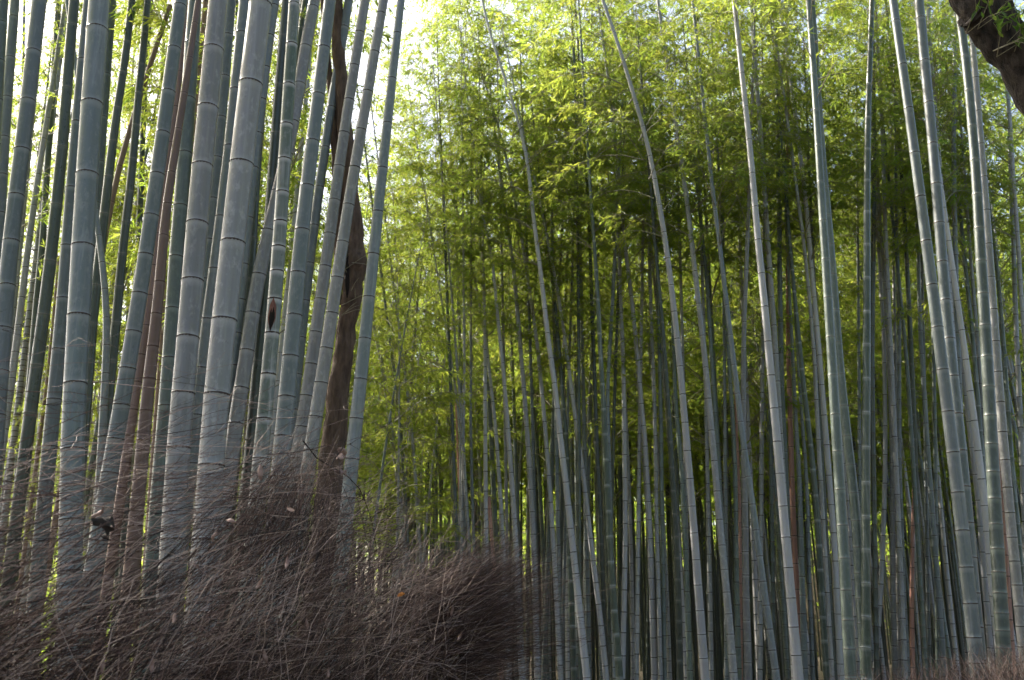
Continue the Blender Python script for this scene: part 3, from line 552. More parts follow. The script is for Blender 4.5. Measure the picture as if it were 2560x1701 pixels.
rc([(2528, 480)] + z_('8', (1308, 0), (1312, 195), (1318, 402), (1325, 610), (1330, 767), (1340, 965), (1350, 1180), (1362, 1390)) + z_('9', (1372, 90), (1380, 280)), 10, 14, 'grey')
rc([(2320, 0), (2324, 98), (2328, 155), (2340, 300), (2352, 450)], 9, 10, 'grey', nodes=False)
rc(z_('7', (905, 500), (900, 712), (897, 912), (897, 1130), (900, 1340)) + [(2387, 567)] + z_('8', (910, 200), (914, 390), (917, 560), (922, 735), (928, 910), (935, 1090), (942, 1270)), 10, 14, 'blue')
rc([(2396, 480)] + z_('8', (960, 100), (977, 270), (992, 410), (1010, 572), (1028, 735), (1040, 900), (1055, 1070), (1068, 1240), (1080, 1410)), 8, 12, 'dark', RW, ring='pale')
rc([(2412, 440)] + z_('8', (1000, 30), (1013, 200), (1027, 372), (1043, 550), (1057, 730), (1070, 910), (1083, 1088), (1095, 1262), (1105, 1440)), 7, 11, 'grey')
rc([(2506, 40), (2510, 145), (2517, 210), (2522, 260), (2530, 372), (2532, 434), (2537, 492), (2545, 600), (2552, 720)], 8, 10, 'grey', nodes=False)
rc([(2500, 1180)] + z_('9', (1240, 405), (1247, 560), (1258, 705), (1268, 850), (1278, 1000)), 9, 12, 'rust', RD, ring='brown', crown=False)
rc([(2050, 1040), (2054, 1159)] + z_('9', (3, 300), (5, 490), (22, 700), (33, 897), (42, 1080), (52, 1255), (62, 1430)), 11, 16, 'green')
rc([(2110, 1160)] + z_('9', (172, 330), (177, 455), (184, 580), (190, 677), (193, 775), (198, 875), (207, 985), (220, 1130), (233, 1280), (242, 1440)), 11, 14, 'pale')
rc([(940, 848), (957, 913), (968, 998), (978, 1086), (987, 1138), (998, 1226), (1004, 1299), (1010, 1380)], 9, 14, 'grey', nodes=False)
rc([(966, 780), (974, 848), (986, 933), (997, 1028), (1010, 1180), (1015, 1300)], 7, 10, 'green', nodes=False)
rc([(995, 800), (1005, 875), (1014, 952), (1026, 1047), (1038, 1177), (1044, 1300)], 6, 9, 'grey', nodes=False)
rc([(1128, 1000), (1132, 1100), (1134, 1177), (1140, 1300)], 9, 11, 'dark', nodes=False)
rc([(1143, 1095), (1146, 1180), (1150, 1260)], 5, 6, 'rust', RD, nodes=False, ring='brown', crown=False)
rc([(1222, 1240), (1228, 1330), (1236, 1440), (1246, 1560), (1254, 1690)], 8, 13, 'rust', 'rust-coloured dead cane rising through the tip of the brushwood fence', nodes=False, ring='brown', crown=False, group=None, top='stub')
for x0, x1, w in ((1330, 1345, 11), (1262, 1272, 10), (1420, 1406, 9), (1390, 1400, 12), (1536, 1520, 11), (1600, 1592, 12), (1710, 1722, 11), (1765, 1778, 12),
                  (1812, 1816, 11), (1905, 1900, 14), (1925, 1935, 13), (2148, 2152, 11), (2240, 2248, 12), (2336, 2345, 12), (2312, 2322, 11)):
    rc([(x0 - (x1 - x0), 560), (x0, 1000), (x1, 1640)], w * 0.6, w, ['grey', 'green', 'blue', 'dark'][(x0 // 7) % 4], nodes=False)

# ------------------------------------------------------------------ build the traced canes
def smooth_path(P, R, s_nodes=None):
    """Catmull-like smooth interpolation over arclength"""
    s = np.concatenate([[0], np.cumsum(np.linalg.norm(np.diff(P, axis=0), axis=1))])
    # light smoothing of the side position on a dense grid
    g = np.arange(0, s[-1] + 0.05, 0.05)
    D_ = np.stack([np.interp(g, s, P[:, i]) for i in range(3)], 1)
    kk = np.ones(13) / 13
    for _ in range(2):
        pad = np.concatenate([2 * D_[:1] - D_[1:7][::-1], D_, 2 * D_[-1:] - D_[-7:-1][::-1]])
        D_ = np.stack([np.convolve(pad[:, i], kk, 'valid') for i in range(3)], 1)
    path = lambda q: np.stack([np.interp(q, g, D_[:, i]) for i in range(3)], 1)
    return path, s

def prep(c):
    p = c.pts[np.argsort(-c.pts[:, 1])]                 # bottom to top
    wv = np.interp(p[:, 1], [c.pts[:, 1].min(), c.pts[:, 1].max()], [c.w0, c.w1])
    if c.d is None:
        ax = F * c.D / c.w1
        r = ray(*p[0]); c.d = float(ax * r[1] / np.dot(r, FWD))
    c.pp, c.wv = p, wv
    if c.k is None: c.k = float(RNG.uniform(-0.05, 0.05))
    build_line(c)

def build_line(c):
    p = c.pp
    W = np.array([at(u, v, c.d, c.k) for u, v in p])
    R = np.array([w * axis_depth(q) / F / 2 for w, q in zip(c.wv, W)])
    # extend to the ground
    j = min(len(W) - 1, max(1, len(W) // 3))
    sl = (W[j] - W[0]) / (W[j, 2] - W[0, 2]); sl = np.clip(sl, -0.45, 0.45); sl[2] = 1
    if W[0, 2] > 0.05:
        n = max(2, int(W[0, 2] / 0.4)); zz = np.linspace(-0.03, W[0, 2], n + 1)[:-1]
        low = W[0] + (zz[:, None] - W[0, 2]) * sl
    else: low = np.zeros((0, 3))
    rs = (R[0] - R[-1]) / max(0.5, W[-1, 2] - W[0, 2]); rs = min(max(rs, 0.0005), 0.006)
    lowR = R[0] + (W[0, 2] - (low[:, 2] if len(low) else np.zeros(0))) * rs * 0.6
    # extend to the tip
    if c.top == 'stub': H = W[-1, 2] + 0.01
    elif c.top: H = max(c.top, W[-1, 2] + 0.3)
    else: H = max(W[-1, 2] + 2.2, ((9.3 if c.pts[:, 0].mean() > 1010 else 9.8) + 34 * R[0]) * (0.9 + 0.2 * ((c.pts[0, 0] * 7.13) % 1)))
    if not c.crown and c.top is None: H = W[-1, 2] + 0.9
    jt = max(0, len(W) - 1 - max(1, len(W) // 3))
    st = (W[-1] - W[jt]) / (W[-1, 2] - W[jt, 2]); st = np.clip(st, -0.4, 0.4); st[2] = 1
    n = max(2, int((H - W[-1, 2]) / 0.5)) if c.top != 'stub' else 0
    zz = np.linspace(W[-1, 2], H, n + 1)[1:] if n else np.zeros(0)
    up = W[-1] + (zz[:, None] - W[-1, 2]) * st
    upR = np.interp(zz, [W[-1, 2], H], [R[-1], 0.008 if c.crown else R[-1] * 0.8]) if n else np.zeros(0)
    c.P = np.concatenate([low, W, up]); c.R = np.concatenate([lowR, R, upR]); c.nlow = len(low); c.nW = len(W); c.H = H

CW = {'pale': 'pale whitish', 'grey': 'grey', 'blue': 'blue-grey', 'green': 'green', 'dark': 'dark green', 'rust': 'rust-coloured', 'joint': 'white-jointed green', 'tan': 'tan'}
SHORT = {'tallest arching': 'arching pale cane', 'slanting cane whose': 'cane with the forking top', 'long pale grey': 'long pale grey arching cane', 'long grey cane': 'long evenly ringed grey cane',
         'teal cane bending': 'teal bent cane', 'stout lavender': 'stout lavender-white cane', 'rusty orange': 'rusty orange dead cane', 'stout teal-green': 'stout teal-green cane',
         'upright green': 'upright cane with bright white joints', 'sunlit whitish': 'kinked whitish cane', 'stout blue-grey': 'stout leaning blue-grey cane', 'dark slate': 'slate-blue cane',
         'lavender-grey': 'slanting lavender-grey cane', 'stout dark green': 'stout dark green cane', 'light grey bamboo cane with dark': 'light grey dark-ringed cane', 'rust-coloured dead cane rising': 'dead cane in the fence tip'}
for c in CANES:
    if c.label in (RB, LB):
        tail = ' among many alike in the grove across the path' if c.label == RB else ' standing deeper behind the large left canes'
        c.base_label = c.label
        c.label = 'slender ' + CW[c.mat] + ' bamboo cane' + tail; c.group = 'slender ' + CW[c.mat] + (' canes of the grove' if tail[1] == 'a' else ' canes behind the left canes')
        c.common = True
    else: c.common = c.label in (RL, RW, RD)
def xat(c, y): q = c.pts[np.argsort(c.pts[:, 1])]; return float(np.interp(y, q[:, 1], q[:, 0]))
given = set()
for c in CANES:
    sh = next((v for k, v in SHORT.items() if c.label.startswith(k)), None)
    if not sh or c.common: continue
    near = sorted((abs(xat(o, 1300) - xat(c, 1300)), i) for i, o in enumerate(CANES) if o.common and o.pts[:, 1].min() < 1300 < o.pts[:, 1].max() + 120 and o.w1 >= 10)
    used_m = set()
    for dist, i in near[:3]:
        o = CANES[i]
        if i in given or dist > 45 or o.mat in used_m: continue
        o.label = 'slender ' + CW[o.mat] + ' cane standing close beside the ' + sh; o.group = None; given.add(i); used_m.add(o.mat)
for c in CANES: prep(c)
# keep canes from growing through one another: push the thinner one back
for it in range(7):
    hits = 0
    S_ = []
    for c in CANES:
        zz = np.arange(0.0, min(9.5, c.H), 0.2)
        S_.append((zz, np.stack([np.interp(zz, c.P[:, 2], c.P[:, i]) for i in (0, 1)], 1), np.interp(zz, c.P[:, 2], c.R)))
    for i in range(len(CANES)):
        for j in range(i + 1, len(CANES)):
            n = min(len(S_[i][0]), len(S_[j][0]))
            if abs(S_[i][1][0, 1] - S_[j][1][0, 1]) > 2.5: continue
            dd = np.linalg.norm(S_[i][1][:n] - S_[j][1][:n], axis=1) - (S_[i][2][:n] + S_[j][2][:n]) * 1.08
            if dd.min() < 0.004:
                a, b = CANES[i], CANES[j]
                t = a if a.w1 * (1.0001 if a.d < b.d else 1) < b.w1 else b
                if a.nodes == 'fix': t = b
                t.d += 0.11 + 0.02 * it; t.k *= 0.5; build_line(t); hits += 1
    if not hits: break

def node_list(c, s):
    """arclengths of the nodes of a traced cane"""
    sW = s[c.nlow:c.nlow + c.nW]
    total = s[-1]
    if c.nodes:
        gaps = np.diff(sW); med = np.median(gaps)
        nd = [sW[0]]
        for a, b in zip(sW[:-1], sW[1:]):
            m = max(1, int(round((b - a) / med)))
            if (b - a) < 0.45 * med: continue
            nd += list(a + (b - a) * (np.arange(m) + 1) / m)
        lo, hi = nd[1] - nd[0], np.median(np.diff(nd)[-4:])
    else:
        ax = axis_depth(c.P[c.nlow + c.nW // 2])
        wm = float(np.mean(c.wv))
        px = c.sp or wm * 4.6
        med = px * ax / F
        r = np.random.default_rng(int(c.pts[0, 0] * 10 + c.pts[0, 1]) % 99991)
        nd = [sW[0] + r.uniform(0, med)]
        while nd[-1] + med < sW[-1]: nd.append(nd[-1] + med * r.uniform(0.92, 1.08))
        lo = hi = med
    d = lo; x = nd[0]
    while x - d > 0.1:
        x -= d; nd.insert(0, x); d = max(0.07, d * 0.94)
    x = nd[-1]; d = hi
    while x + d < total - 0.05:
        x += d; nd.append(x)
    return np.array([q for q in nd if 0.06 < q < total - 0.01])

CROWN_LOCAL = {}
def add_crown(root, base, path, s_from, s_to, idx, rot, scale=None):
    p0 = path(np.array([s_from]))[0]; p1 = path(np.array([s_to]))[0]
    ax = Vector(p1 - p0); L = ax.length
    q = Vector((0, 0, 1)).rotation_difference(ax.normalized()).to_matrix().to_4x4()
    sc = L / (CROWN_H - 0.6)
    M = Matrix.Translation(Vector(p0 - base)) @ q @ Matrix.Rotation(rot, 4, 'Z') @ Matrix.Diagonal((1.0 * min(1.15, sc), min(1.15, sc), sc, 1))
    b, f = CROWNS[idx % len(CROWNS)]
    link('branches', b, root, M); link('foliage', f, root, M)

for ci, c in enumerate(CANES):
    base = c.P[0].copy(); base[2] = ground_z(base[0], base[1]) if c.P[0][2] < 0.3 else c.P[0][2]
    path, s = smooth_path(c.P, c.R)
    Ss, Rr = s, c.R
    rad = lambda q, Ss=Ss, Rr=Rr: np.interp(q, Ss, Rr)
    nd = node_list(c, s)
    big = c.w1 >= 10.5
    seg = 24 if c.w1 > 30 else (16 if c.w1 > 16 else 10)
    off = base
    me = culm_mesh('culm', lambda q, path=path, off=off: path(q) - off, rad, np.append(nd, s[-1]) if c.top == 'stub' else nd, seg, CM[c.mat], ROWS if c.w1 > 14 else ROWS_S)
    root = empty('dead_bamboo_cane' if c.mat in ('tan', 'rust', 'red') else 'bamboo_cane', base)
    tag(root, c.label, 'bamboo', c.group)
    link('culm', me, root)
    c.root, c.base, c.path, c.s, c.rad = root, base, path, s, rad
    if big:
        zt = 1.6 + c.d * 0.80
        for i, q in enumerate(nd):
            p = path(np.array([q]))[0]
            if p[2] > zt or p[2] < 0.25: continue
            tn = Vector(path(np.array([q + 0.03]))[0] - path(np.array([q - 0.03]))[0]).normalized()
            r = float(rad(q))
            hgt = r * (1.45 if r > 0.042 else 1.9)
            M = Matrix.Translation(Vector(p - base)) @ Vector((0, 0, 1)).rotation_difference(tn).to_matrix().to_4x4() @ Matrix.Rotation(i * 2.4, 4, 'Z') @ Matrix.Diagonal((r, r, hgt, 1))
            link('node_ring', RINGS[c.ring][i % 3], root, M)
    if c.crown:
        left = c.pts[:, 0].min() < 1010 and c.w1 > 13
        hc = c.hc or (8.6 if left else max(5.6, min(8.0, 3.6 + 0.22 * c.d)))
        if 1000 < c.pts[:, 0].mean() < 1430: hc = 5.0 + 0.6 * (ci % 4)
        if not left and c.pts[:, 0].mean() > 1600 and c.d < 11: hc = max(hc, 6.0 + 2.6 * ((ci * 0.618) % 1))
        hc = min(hc, c.H - 2.5)
        zP = path(s)[:, 2]
        add_crown(root, base, path, float(np.interp(hc, zP, s)), float(s[-1]), ci * 5 + 1, ci * 1.7)

# the torn hole of the split cane, its inner shade a dark patch
def split_hole(c, u, v):
    zc = at(u, v, c.d, c.k)[2]
    zP = c.path(c.s)[:, 2]; q0 = float(np.interp(zc, zP, c.s)); r0 = float(c.rad(q0))
    r = np.random.default_rng(5)
    rows = np.linspace(-1, 1, 13); cols = np.linspace(-1, 1, 7)
    def patch(w, h, rr, jit, dq=0.0, da=0.0):
        V = []
        for a in rows:
            ww = w * (1 - abs(a) ** 1.3) * (1 + r.normal(0, jit)) + 0.01
            cp = c.path(np.array([q0 + dq + a * h]))[0]
            for b in cols:
                th = -math.pi / 2 + da + b * ww + (0.06 * a)
                V.append(cp + rr * r0 * np.array([math.cos(th), math.sin(th), 0]))
        k = (np.arange(12)[:, None] * 7 + np.arange(6)[None]).ravel()
        return np.array(V) - c.base, np.stack([k, k + 1, k + 8, k + 7], 1)
    V, Q = patch(0.62, 0.105, 1.018, 0.12, 0.01); o = link('torn_edge', mesh('torn_edge', V, Q, M_SPLIT), c.root)
    V, Q = patch(0.46, 0.080, 1.032, 0.10, -0.012); link('hole', mesh('hole', V, Q, M_HOLLOW_SHADE), o)
    V, Q = patch(0.16, 0.045, 1.07, 0.15, 0.062, 0.05); link('splinter', mesh('splinter', V, Q, M_SPLIT), o)
split_hole(SPLIT, 688, 795)

# ------------------------------------------------------------------ further canes, placed at random in the depth of the grove
def make_variant(seed, mat, H, D, bend, low=None):
    r = np.random.default_rng(seed)
    az = r.uniform(0, 6.28)
    z = np.linspace(-0.03, H, 24); t = z / H
    P = np.stack([bend * t ** 2.0 * math.cos(az) + 0.03 * np.sin(t * 5), bend * t ** 2.0 * math.sin(az), z], 1)
    R = D / 2 * np.interp(t, [0, .08, .45, .8, 1], [1.12, 1, .78, .4, .10])
    path, s = smooth_path(P, R)
    rad = lambda q: np.interp(q, s, R)
    nd, x, d = [], 0.1, 0.10
    while x < s[-1] - 0.05: nd.append(x); x += d; d = min(d * 1.07, 0.30 + D)
    me = culm_mesh('culm', path, rad, nd, 8, CM[mat], ROWS_S)
    hc = H * (low or r.uniform(0.26, 0.48))
    p0 = path(np.array([np.interp(hc, path(s)[:, 2], s)]))[0]; p1 = P[-1]
    axv = Vector(p1 - p0); sc = axv.length / (CROWN_H - 0.6)
    M = Matrix.Translation(Vector(p0)) @ Vector((0, 0, 1)).rotation_difference(axv.normalized()).to_matrix().to_4x4() @ Matrix.Diagonal((min(1.15, sc), min(1.15, sc), sc, 1))
    return me, M
VM = ['grey', 'green', 'blue', 'dark', 'grey', 'pale', 'green', 'blue', 'dark', 'grey']
VAR = [make_variant(40 + i, VM[i], 9.2 + 0.33 * ((i * 3) % 10), 0.058 + 0.0035 * ((i * 7) % 10), 0.25 + 0.13 * (i % 5)) for i in range(10)]

taken = [tuple(c.P[0][:2]) for c in CANES]
def free(x, y, dmin):
    for a, b in taken:
        if (a - x) ** 2 + (b - y) ** 2 < dmin * dmin: return False
    return True

def wedge_density(az, y):
    """how thick the grove stands in a direction (degrees right of the view axis)"""
    if az < -15: return 0.5 if y < 17 else 0.35          # the light clearing behind the left canes
    if az < -3: return 0.08 if y < 18 else 0.4
    return 0.9
spots = []
tries = 0
while len(spots) < 200 and tries < 60000:
    tries += 1
    y = RNG.uniform(9.5, 25) if len(spots) < 165 else RNG.uniform(9.5, 34); az = RNG.uniform(-30, 30)
    x = y * math.tan(math.radians(az))
    if RNG.random() > wedge_density(az, y) * (y / 25): continue
    if az > -9 and y < 13.8: continue
    if not free(x, y, 0.33): continue
    taken.append((x, y)); spots.append((x, y, az))
FAR_L = 'thin bamboo cane far back in the light clearing behind the left canes'
FAR_R = 'thin bamboo cane far back in the depth of the grove across the path'
for i, (x, y, az) in enumerate(spots):
    vi = int(RNG.integers(0, 10))
    me, M = VAR[vi]
    root = empty('bamboo_cane', (x, y, ground_z(x, y)))
    root.rotation_euler = (RNG.normal(0, 0.022), RNG.normal(0, 0.022) , RNG.uniform(0, 6.28))
    s = RNG.uniform(0.9, 1.12); root.scale = (s, s, s)
    cw = CW[VM[vi]]
    tag(root, (FAR_L if az < -7.5 else FAR_R).replace('thin ', 'thin ' + cw + ' '), 'bamboo', 'far ' + cw + (' canes behind the left canes' if az < -7.5 else ' canes in the grove'))
    link('culm', me, root)
    b, f = CROWNS[int(RNG.integers(0, len(CROWNS)))]
    Mr = M @ Matrix.Rotation(RNG.uniform(0, 6.28), 4, 'Z')
    link('branches', b, root, Mr); link('foliage', f, root, Mr)

YOUNG = [make_variant(140 + i, ['green', 'pale', 'grey'][i], 6.4 + 0.5 * i, 0.045, 0.5, 0.30) for i in range(3)]
r = np.random.default_rng(404)
for i, (u, y, H) in enumerate(((925, 12.2, 0), (965, 14.0, 1), (1010, 12.8, 2), (1060, 14.4, 1), (890, 15.8, 2), (985, 17.5, 2), (1045, 18.6, 2), (930, 19.5, 2),
        (60, 12.5, 2), (140, 15.0, 2), (215, 13.0, 1), (300, 16.0, 2), (370, 13.5, 2), (460, 15.5, 2), (560, 13.0, 1), (640, 16.5, 2), (700, 13.8, 2), (790, 15.0, 2), (20, 17.0, 2), (840, 12.8, 1), (250, 19.0, 2), (520, 19.5, 2))):
    x = (u - 1280) / F * (y * math.cos(PITCH) + 1.0)
    me, M = YOUNG[H]
    root = empty('bamboo_cane', (x, y, ground_z(x, y)))
    root.rotation_euler = (r.normal(0, 0.05), r.normal(0, 0.05), r.uniform(0, 6.28))
    sc_ = r.uniform(0.95, 1.15); root.scale = (sc_, sc_, sc_)
    if u > 880: tag(root, 'short young bamboo cane with low sunlit leaf sprays near the brown tree', 'bamboo', 'young leafy canes near the brown tree')
    else: tag(root, 'short young bamboo cane with bright leaf sprays glowing behind the thick left canes', 'bamboo', 'young leafy canes behind the left canes')
    link('culm', me, root)
    b, f = CROWNS[int(r.integers(0, len(CROWNS)))]
    Mr = M @ Matrix.Rotation(r.uniform(0, 6.28), 4, 'Z')
    link('branches', b, root, Mr); link('foliage', f, root, Mr)

# the depth of the grove beyond: canes and leaves that merge into one mass
r = np.random.default_rng(77)
n = 1500
ys = r.uniform(20, 50, n); azs = np.radians(r.uniform(-31, 31, n))
keep = (r.random(n) < np.where(azs < math.radians(-7), 0.4, 1.0)); ys = ys[keep]; azs = azs[keep]; n = len(ys)
t = np.linspace(0, 1, 9)
Hh = r.uniform(10, 14.5, n); X = ys * np.tan(azs); ln = r.normal(0, 0.35, (n, 2))
P = np.stack([X[:, None] + ln[:, :1] * t ** 2, ys[:, None] + ln[:, 1:] * t ** 2, Hh[:, None] * t[None] - 0.1], -1)
Rr = r.uniform(0.028, 0.045, n)[:, None] * np.interp(t, [0, .5, 1], [1, .75, .12])[None]
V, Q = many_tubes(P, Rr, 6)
tag(link('distant_canes', mesh('distant_canes', V, Q, CM['dark'], attrs={'node': np.zeros((len(V), 3))})), 'mass of distant bamboo canes closing the depth of the grove', 'bamboo', kind='stuff')  # shade in the depth put into the colour by the dark culm material

n = 330000
ys = r.uniform(22, 66, n); azs = np.radians(r.uniform(-32, 32, n))
zz = np.where(r.random(n) < np.where(azs < math.radians(-13), 0.42, 0.03), np.where((ys < 40) & (azs > math.radians(-13)), 4.0, 0.1) + 6.0 * r.random(n), 4.5 + 9.5 * r.beta(1.4, 1.6, n))
X = ys * np.tan(azs)
hi = (r.random(n) < 0.12) & (azs > math.radians(-3)); zz = np.where(hi, r.uniform(9, 19, n), zz); ys = np.where(hi, r.uniform(20, 36, n), ys); X = ys * np.tan(azs)
# leaves gather in clumps with gaps between
cl = np.sin(X * 1.1 + 2 * np.sin(ys * .7)) + np.sin(zz * 1.7 + X * .6) + np.sin(ys * 1.3 + zz * .8)
left = azs < math.radians(-4)
keep = (cl + r.normal(0, 0.8, n) > np.where(left, -0.1, -0.55)) & ~(~hi & (zz > np.where(left, 8.5, 12.5)) & (r.random(n) < 0.6))
ys, X, zz = ys[keep], X[keep], zz[keep]; n = len(ys)
D_ = r.normal(0, 1, (n, 3)); D_[:, 2] -= 0.6
V, T = leaves(np.stack([X, ys, zz], 1), D_, unit(r.normal(0, 0.7, (n, 3)) + np.array([0, 0, 1.0])), r.uniform(0.2, 0.42, n), r.uniform(0.07, 0.15, n))
tag(link('distant_foliage', mesh('distant_foliage', V, None, M_LEAF, smooth=False, T=T, attrs={'tone': np.repeat(np.clip(r.normal(0.45, 0.25, n), 0, 1), 4)})),
    'far-off yellow-green bamboo foliage merging into one mass', 'foliage', kind='stuff')

# unseen grove beside and behind the viewer, added to shade the canes and fence
r = np.random.default_rng(99)
n = 270
P0 = np.stack([r.uniform(-13, 13, n), r.uniform(-12, 10, n)], 1)
pathx = np.interp(P0[:, 1], pc[:, 1], pc[:, 0])
keep = (np.abs(P0[:, 0]) > np.maximum(P0[:, 1], 0) * 0.60 + 1.3) & (np.abs(P0[:, 0] - pathx) > 1.6) & (((P0[:, 0] > 0) & (r.random(n) < 0.62)) | ((P0[:, 1] < -3) & (r.random(n) < 0.5)) | (P0[:, 1] > 1.5))
P0 = P0[keep]; n = len(P0); t = np.linspace(0, 1, 9); Hh = r.uniform(9, 12, n)
P = np.stack([P0[:, :1] + 0.4 * t ** 2, P0[:, 1:] + 0 * t, Hh[:, None] * t - 0.1], -1)
V, Q = many_tubes(P, r.uniform(0.035, 0.05, n)[:, None] * np.interp(t, [0, .5, 1], [1, .8, .12])[None], 8)
tag(link('surrounding_canes', mesh('surrounding_canes', V, Q, CM['green'], attrs={'node': np.zeros((len(V), 3))})), 'unseen mass of bamboo canes continuing beside and behind the path, added for shade', 'bamboo', kind='stuff')
ci_ = r.integers(0, n, n * 260); m = len(ci_)
pp = np.c_[P0[ci_] + r.normal(0, 0.75, (m, 2)), 5.5 + (Hh[ci_] - 4.8) * r.random(m)]
ok = (np.abs(pp[:, 0]) > np.maximum(pp[:, 1], 0) * 0.60 + 0.9); pp = pp[ok]; m = len(pp)
D_ = r.normal(0, 1, (m, 3)); D_[:, 2] -= 0.6
V, T = leaves(pp, D_, unit(r.normal(0, 0.7, (m, 3)) + np.array([0, 0, 1.0])), r.uniform(0.15, 0.3, m), r.uniform(0.05, 0.1, m))
tag(link('surrounding_foliage', mesh('surrounding_foliage', V, None, M_LEAF, smooth=False, T=T, attrs={'tone': np.repeat(np.clip(r.normal(0.4, 0.2, m), 0, 1), 4)})),
    'unseen bamboo foliage continuing overhead beside and behind the path, added to block light', 'foliage', kind='stuff')

# ------------------------------------------------------------------ brown tree behind the left canes
def rough_tube(P, R, seg, amp, seed, freq=3.0):
    g = np.linspace(0, 1, max(len(P) * 6, 30)); s = np.linspace(0, 1, len(P))
    P = np.stack([np.interp(g, s, np.asarray(P)[:, i]) for i in range(3)], 1); R = np.interp(g, s, R)
    kk = np.ones(7) / 7
    pad = np.concatenate([np.repeat(P[:1], 3, 0), P, np.repeat(P[-1:], 3, 0)])
    P2 = np.stack([np.convolve(pad[:, i], kk, 'valid') for i in range(3)], 1); P2[0] = P[0]; P2[-1] = P[-1]
    V, Q = tube(P2, R, seg)
    c = np.repeat(P2, seg, 0); d = V - c
    rr = np.random.default_rng(seed); th = np.tile(np.linspace(0, 2 * math.pi, seg, endpoint=False), len(P2)); L = np.repeat(np.linspace(0, 1, len(P2)), seg) * len(P)
    f = np.ones(len(V))
    for k in range(1, 7):
        f += amp / k * 1.4 * np.sin(th * k + rr.uniform(0, 6) + freq * 0.6 * np.sin(L * (0.4 + 0.3 * k) + rr.uniform(0, 6)))
    return c + d * f[:, None], Q

dT = 8.3
tp = [(812, 1330, 74), (830, 1150, 64), (838, 1050, 58), (855, 900, 50), (870, 800, 47), (881, 720, 52), (886, 660, 62), (884, 600, 52), (878, 500, 42), (868, 380, 40), (856, 260, 36), (846, 120, 32), (838, -60, 27), (835, -220, 22)]
W = np.array([at(u, v, dT) for u, v, w in tp]); Rt = np.array([w / 2 * axis_depth(q) / F for (u, v, w), q in zip(tp, W)])
b0 = W[0] + (W[0] - W[2]) / (W[2, 2] - W[0, 2]) * (W[0, 2] + 0.05); b0[2] = -0.05
W = np.concatenate([[b0], W]); Rt = np.concatenate([[Rt[0] * 1.3], Rt])
base = np.array([b0[0], b0[1], 0.0])
tree = empty('brown_tree', base)
tag(tree, 'dark brown tree trunk with a knot and hollow standing behind the grey canes', 'tree')
V, Q = rough_tube(W - base, Rt, 28, 0.055, 3); trunk = link('trunk', mesh('trunk', V, Q, M_BARK), tree)
fk = [(842, 760, 22), (846, 690, 26), (850, 600, 26), (846, 500, 24), (838, 380, 21), (830, 260, 18), (815, 100, 15), (800, -80, 11)]
W2 = np.array([at(u, v, dT + 0.02) for u, v, w in fk]); R2 = np.array([w / 2 * axis_depth(q) / F for (u, v, w), q in zip(fk, W2)])
V, Q = rough_tube(W2 - base, R2, 16, 0.05, 9); link('second_stem', mesh('second_stem', V, Q, M_BARK), tree)
# hollow between the stems, its shade painted as a dark tube
hp = np.array([at(868, v, dT - 0.09) for v in (745, 715, 680, 645, 610)]) - base
V, Q = tube(hp, np.array([0.006, 0.02, 0.024, 0.018, 0.005]), 10); link('hollow', mesh('hollow', V, Q, M_HOLLOW_SHADE), trunk)
tw = []
rr = np.random.default_rng(12)
for k in range(9):
    p = at(rr.uniform(862, 895), rr.uniform(640, 790), dT - 0.12) - base
    dr = unit(np.array([rr.normal(0.4, 0.6), rr.uniform(-0.6, -0.1), rr.uniform(-0.1, 0.6)])); L = rr.uniform(0.12, 0.3)
    tw.append([p - dr * 0.05, p + dr * L * 0.5, p + dr * L + np.array([0, 0, -0.02])])
V, Q = many_tubes(np.array(tw), np.tile([0.004, 0.003, 0.0012], (9, 1)), 4); link('twigs', mesh('twigs', V, Q, M_BRANCH), tree)

def leaf_crown(root, base, tips, seed, per=70, spread=0.55, size=(0.05, 0.09), name='crown'):
    r = np.random.default_rng(seed)
    P = np.concatenate([np.asarray(t) + r.normal(0, spread, (per, 3)) for t in tips]) - base
    k = len(P); D = r.normal(0, 1, (k, 3)); D[:, 2] -= 0.5
    V, T = leaves(P, D, unit(r.normal(0, .6, (k, 3)) + np.array([0, 0, 1.0])), r.uniform(*size, k), r.uniform(size[0] * 0.4, size[1] * 0.45, k))
    link(name, mesh(name, V, None, M_BROAD, smooth=False, T=T, attrs={'tone': np.repeat(r.random(k), 4)}), root)

limbs, tips = [], []
for k in range(7):
    st = W[-1] if k % 2 else W2[-1]
    a = k * 0.9 + 0.3
    e = st + np.array([1.3 * math.cos(a), 1.3 * math.sin(a), 1.1 + 0.4 * (k % 3)])
    limbs.append([st - np.array([0, 0, 0.1]), (st + e) / 2 + np.array([0, 0, .15]), e]); tips += [e, (st + e) / 2 + np.array([0, 0, 0.5])]
V, Q = many_tubes(np.array(limbs) - base, np.tile([0.045, 0.028, 0.008], (7, 1)), 6); link('limbs', mesh('limbs', V, Q, M_BARK), tree)
leaf_crown(tree, base, tips, 4, 90)

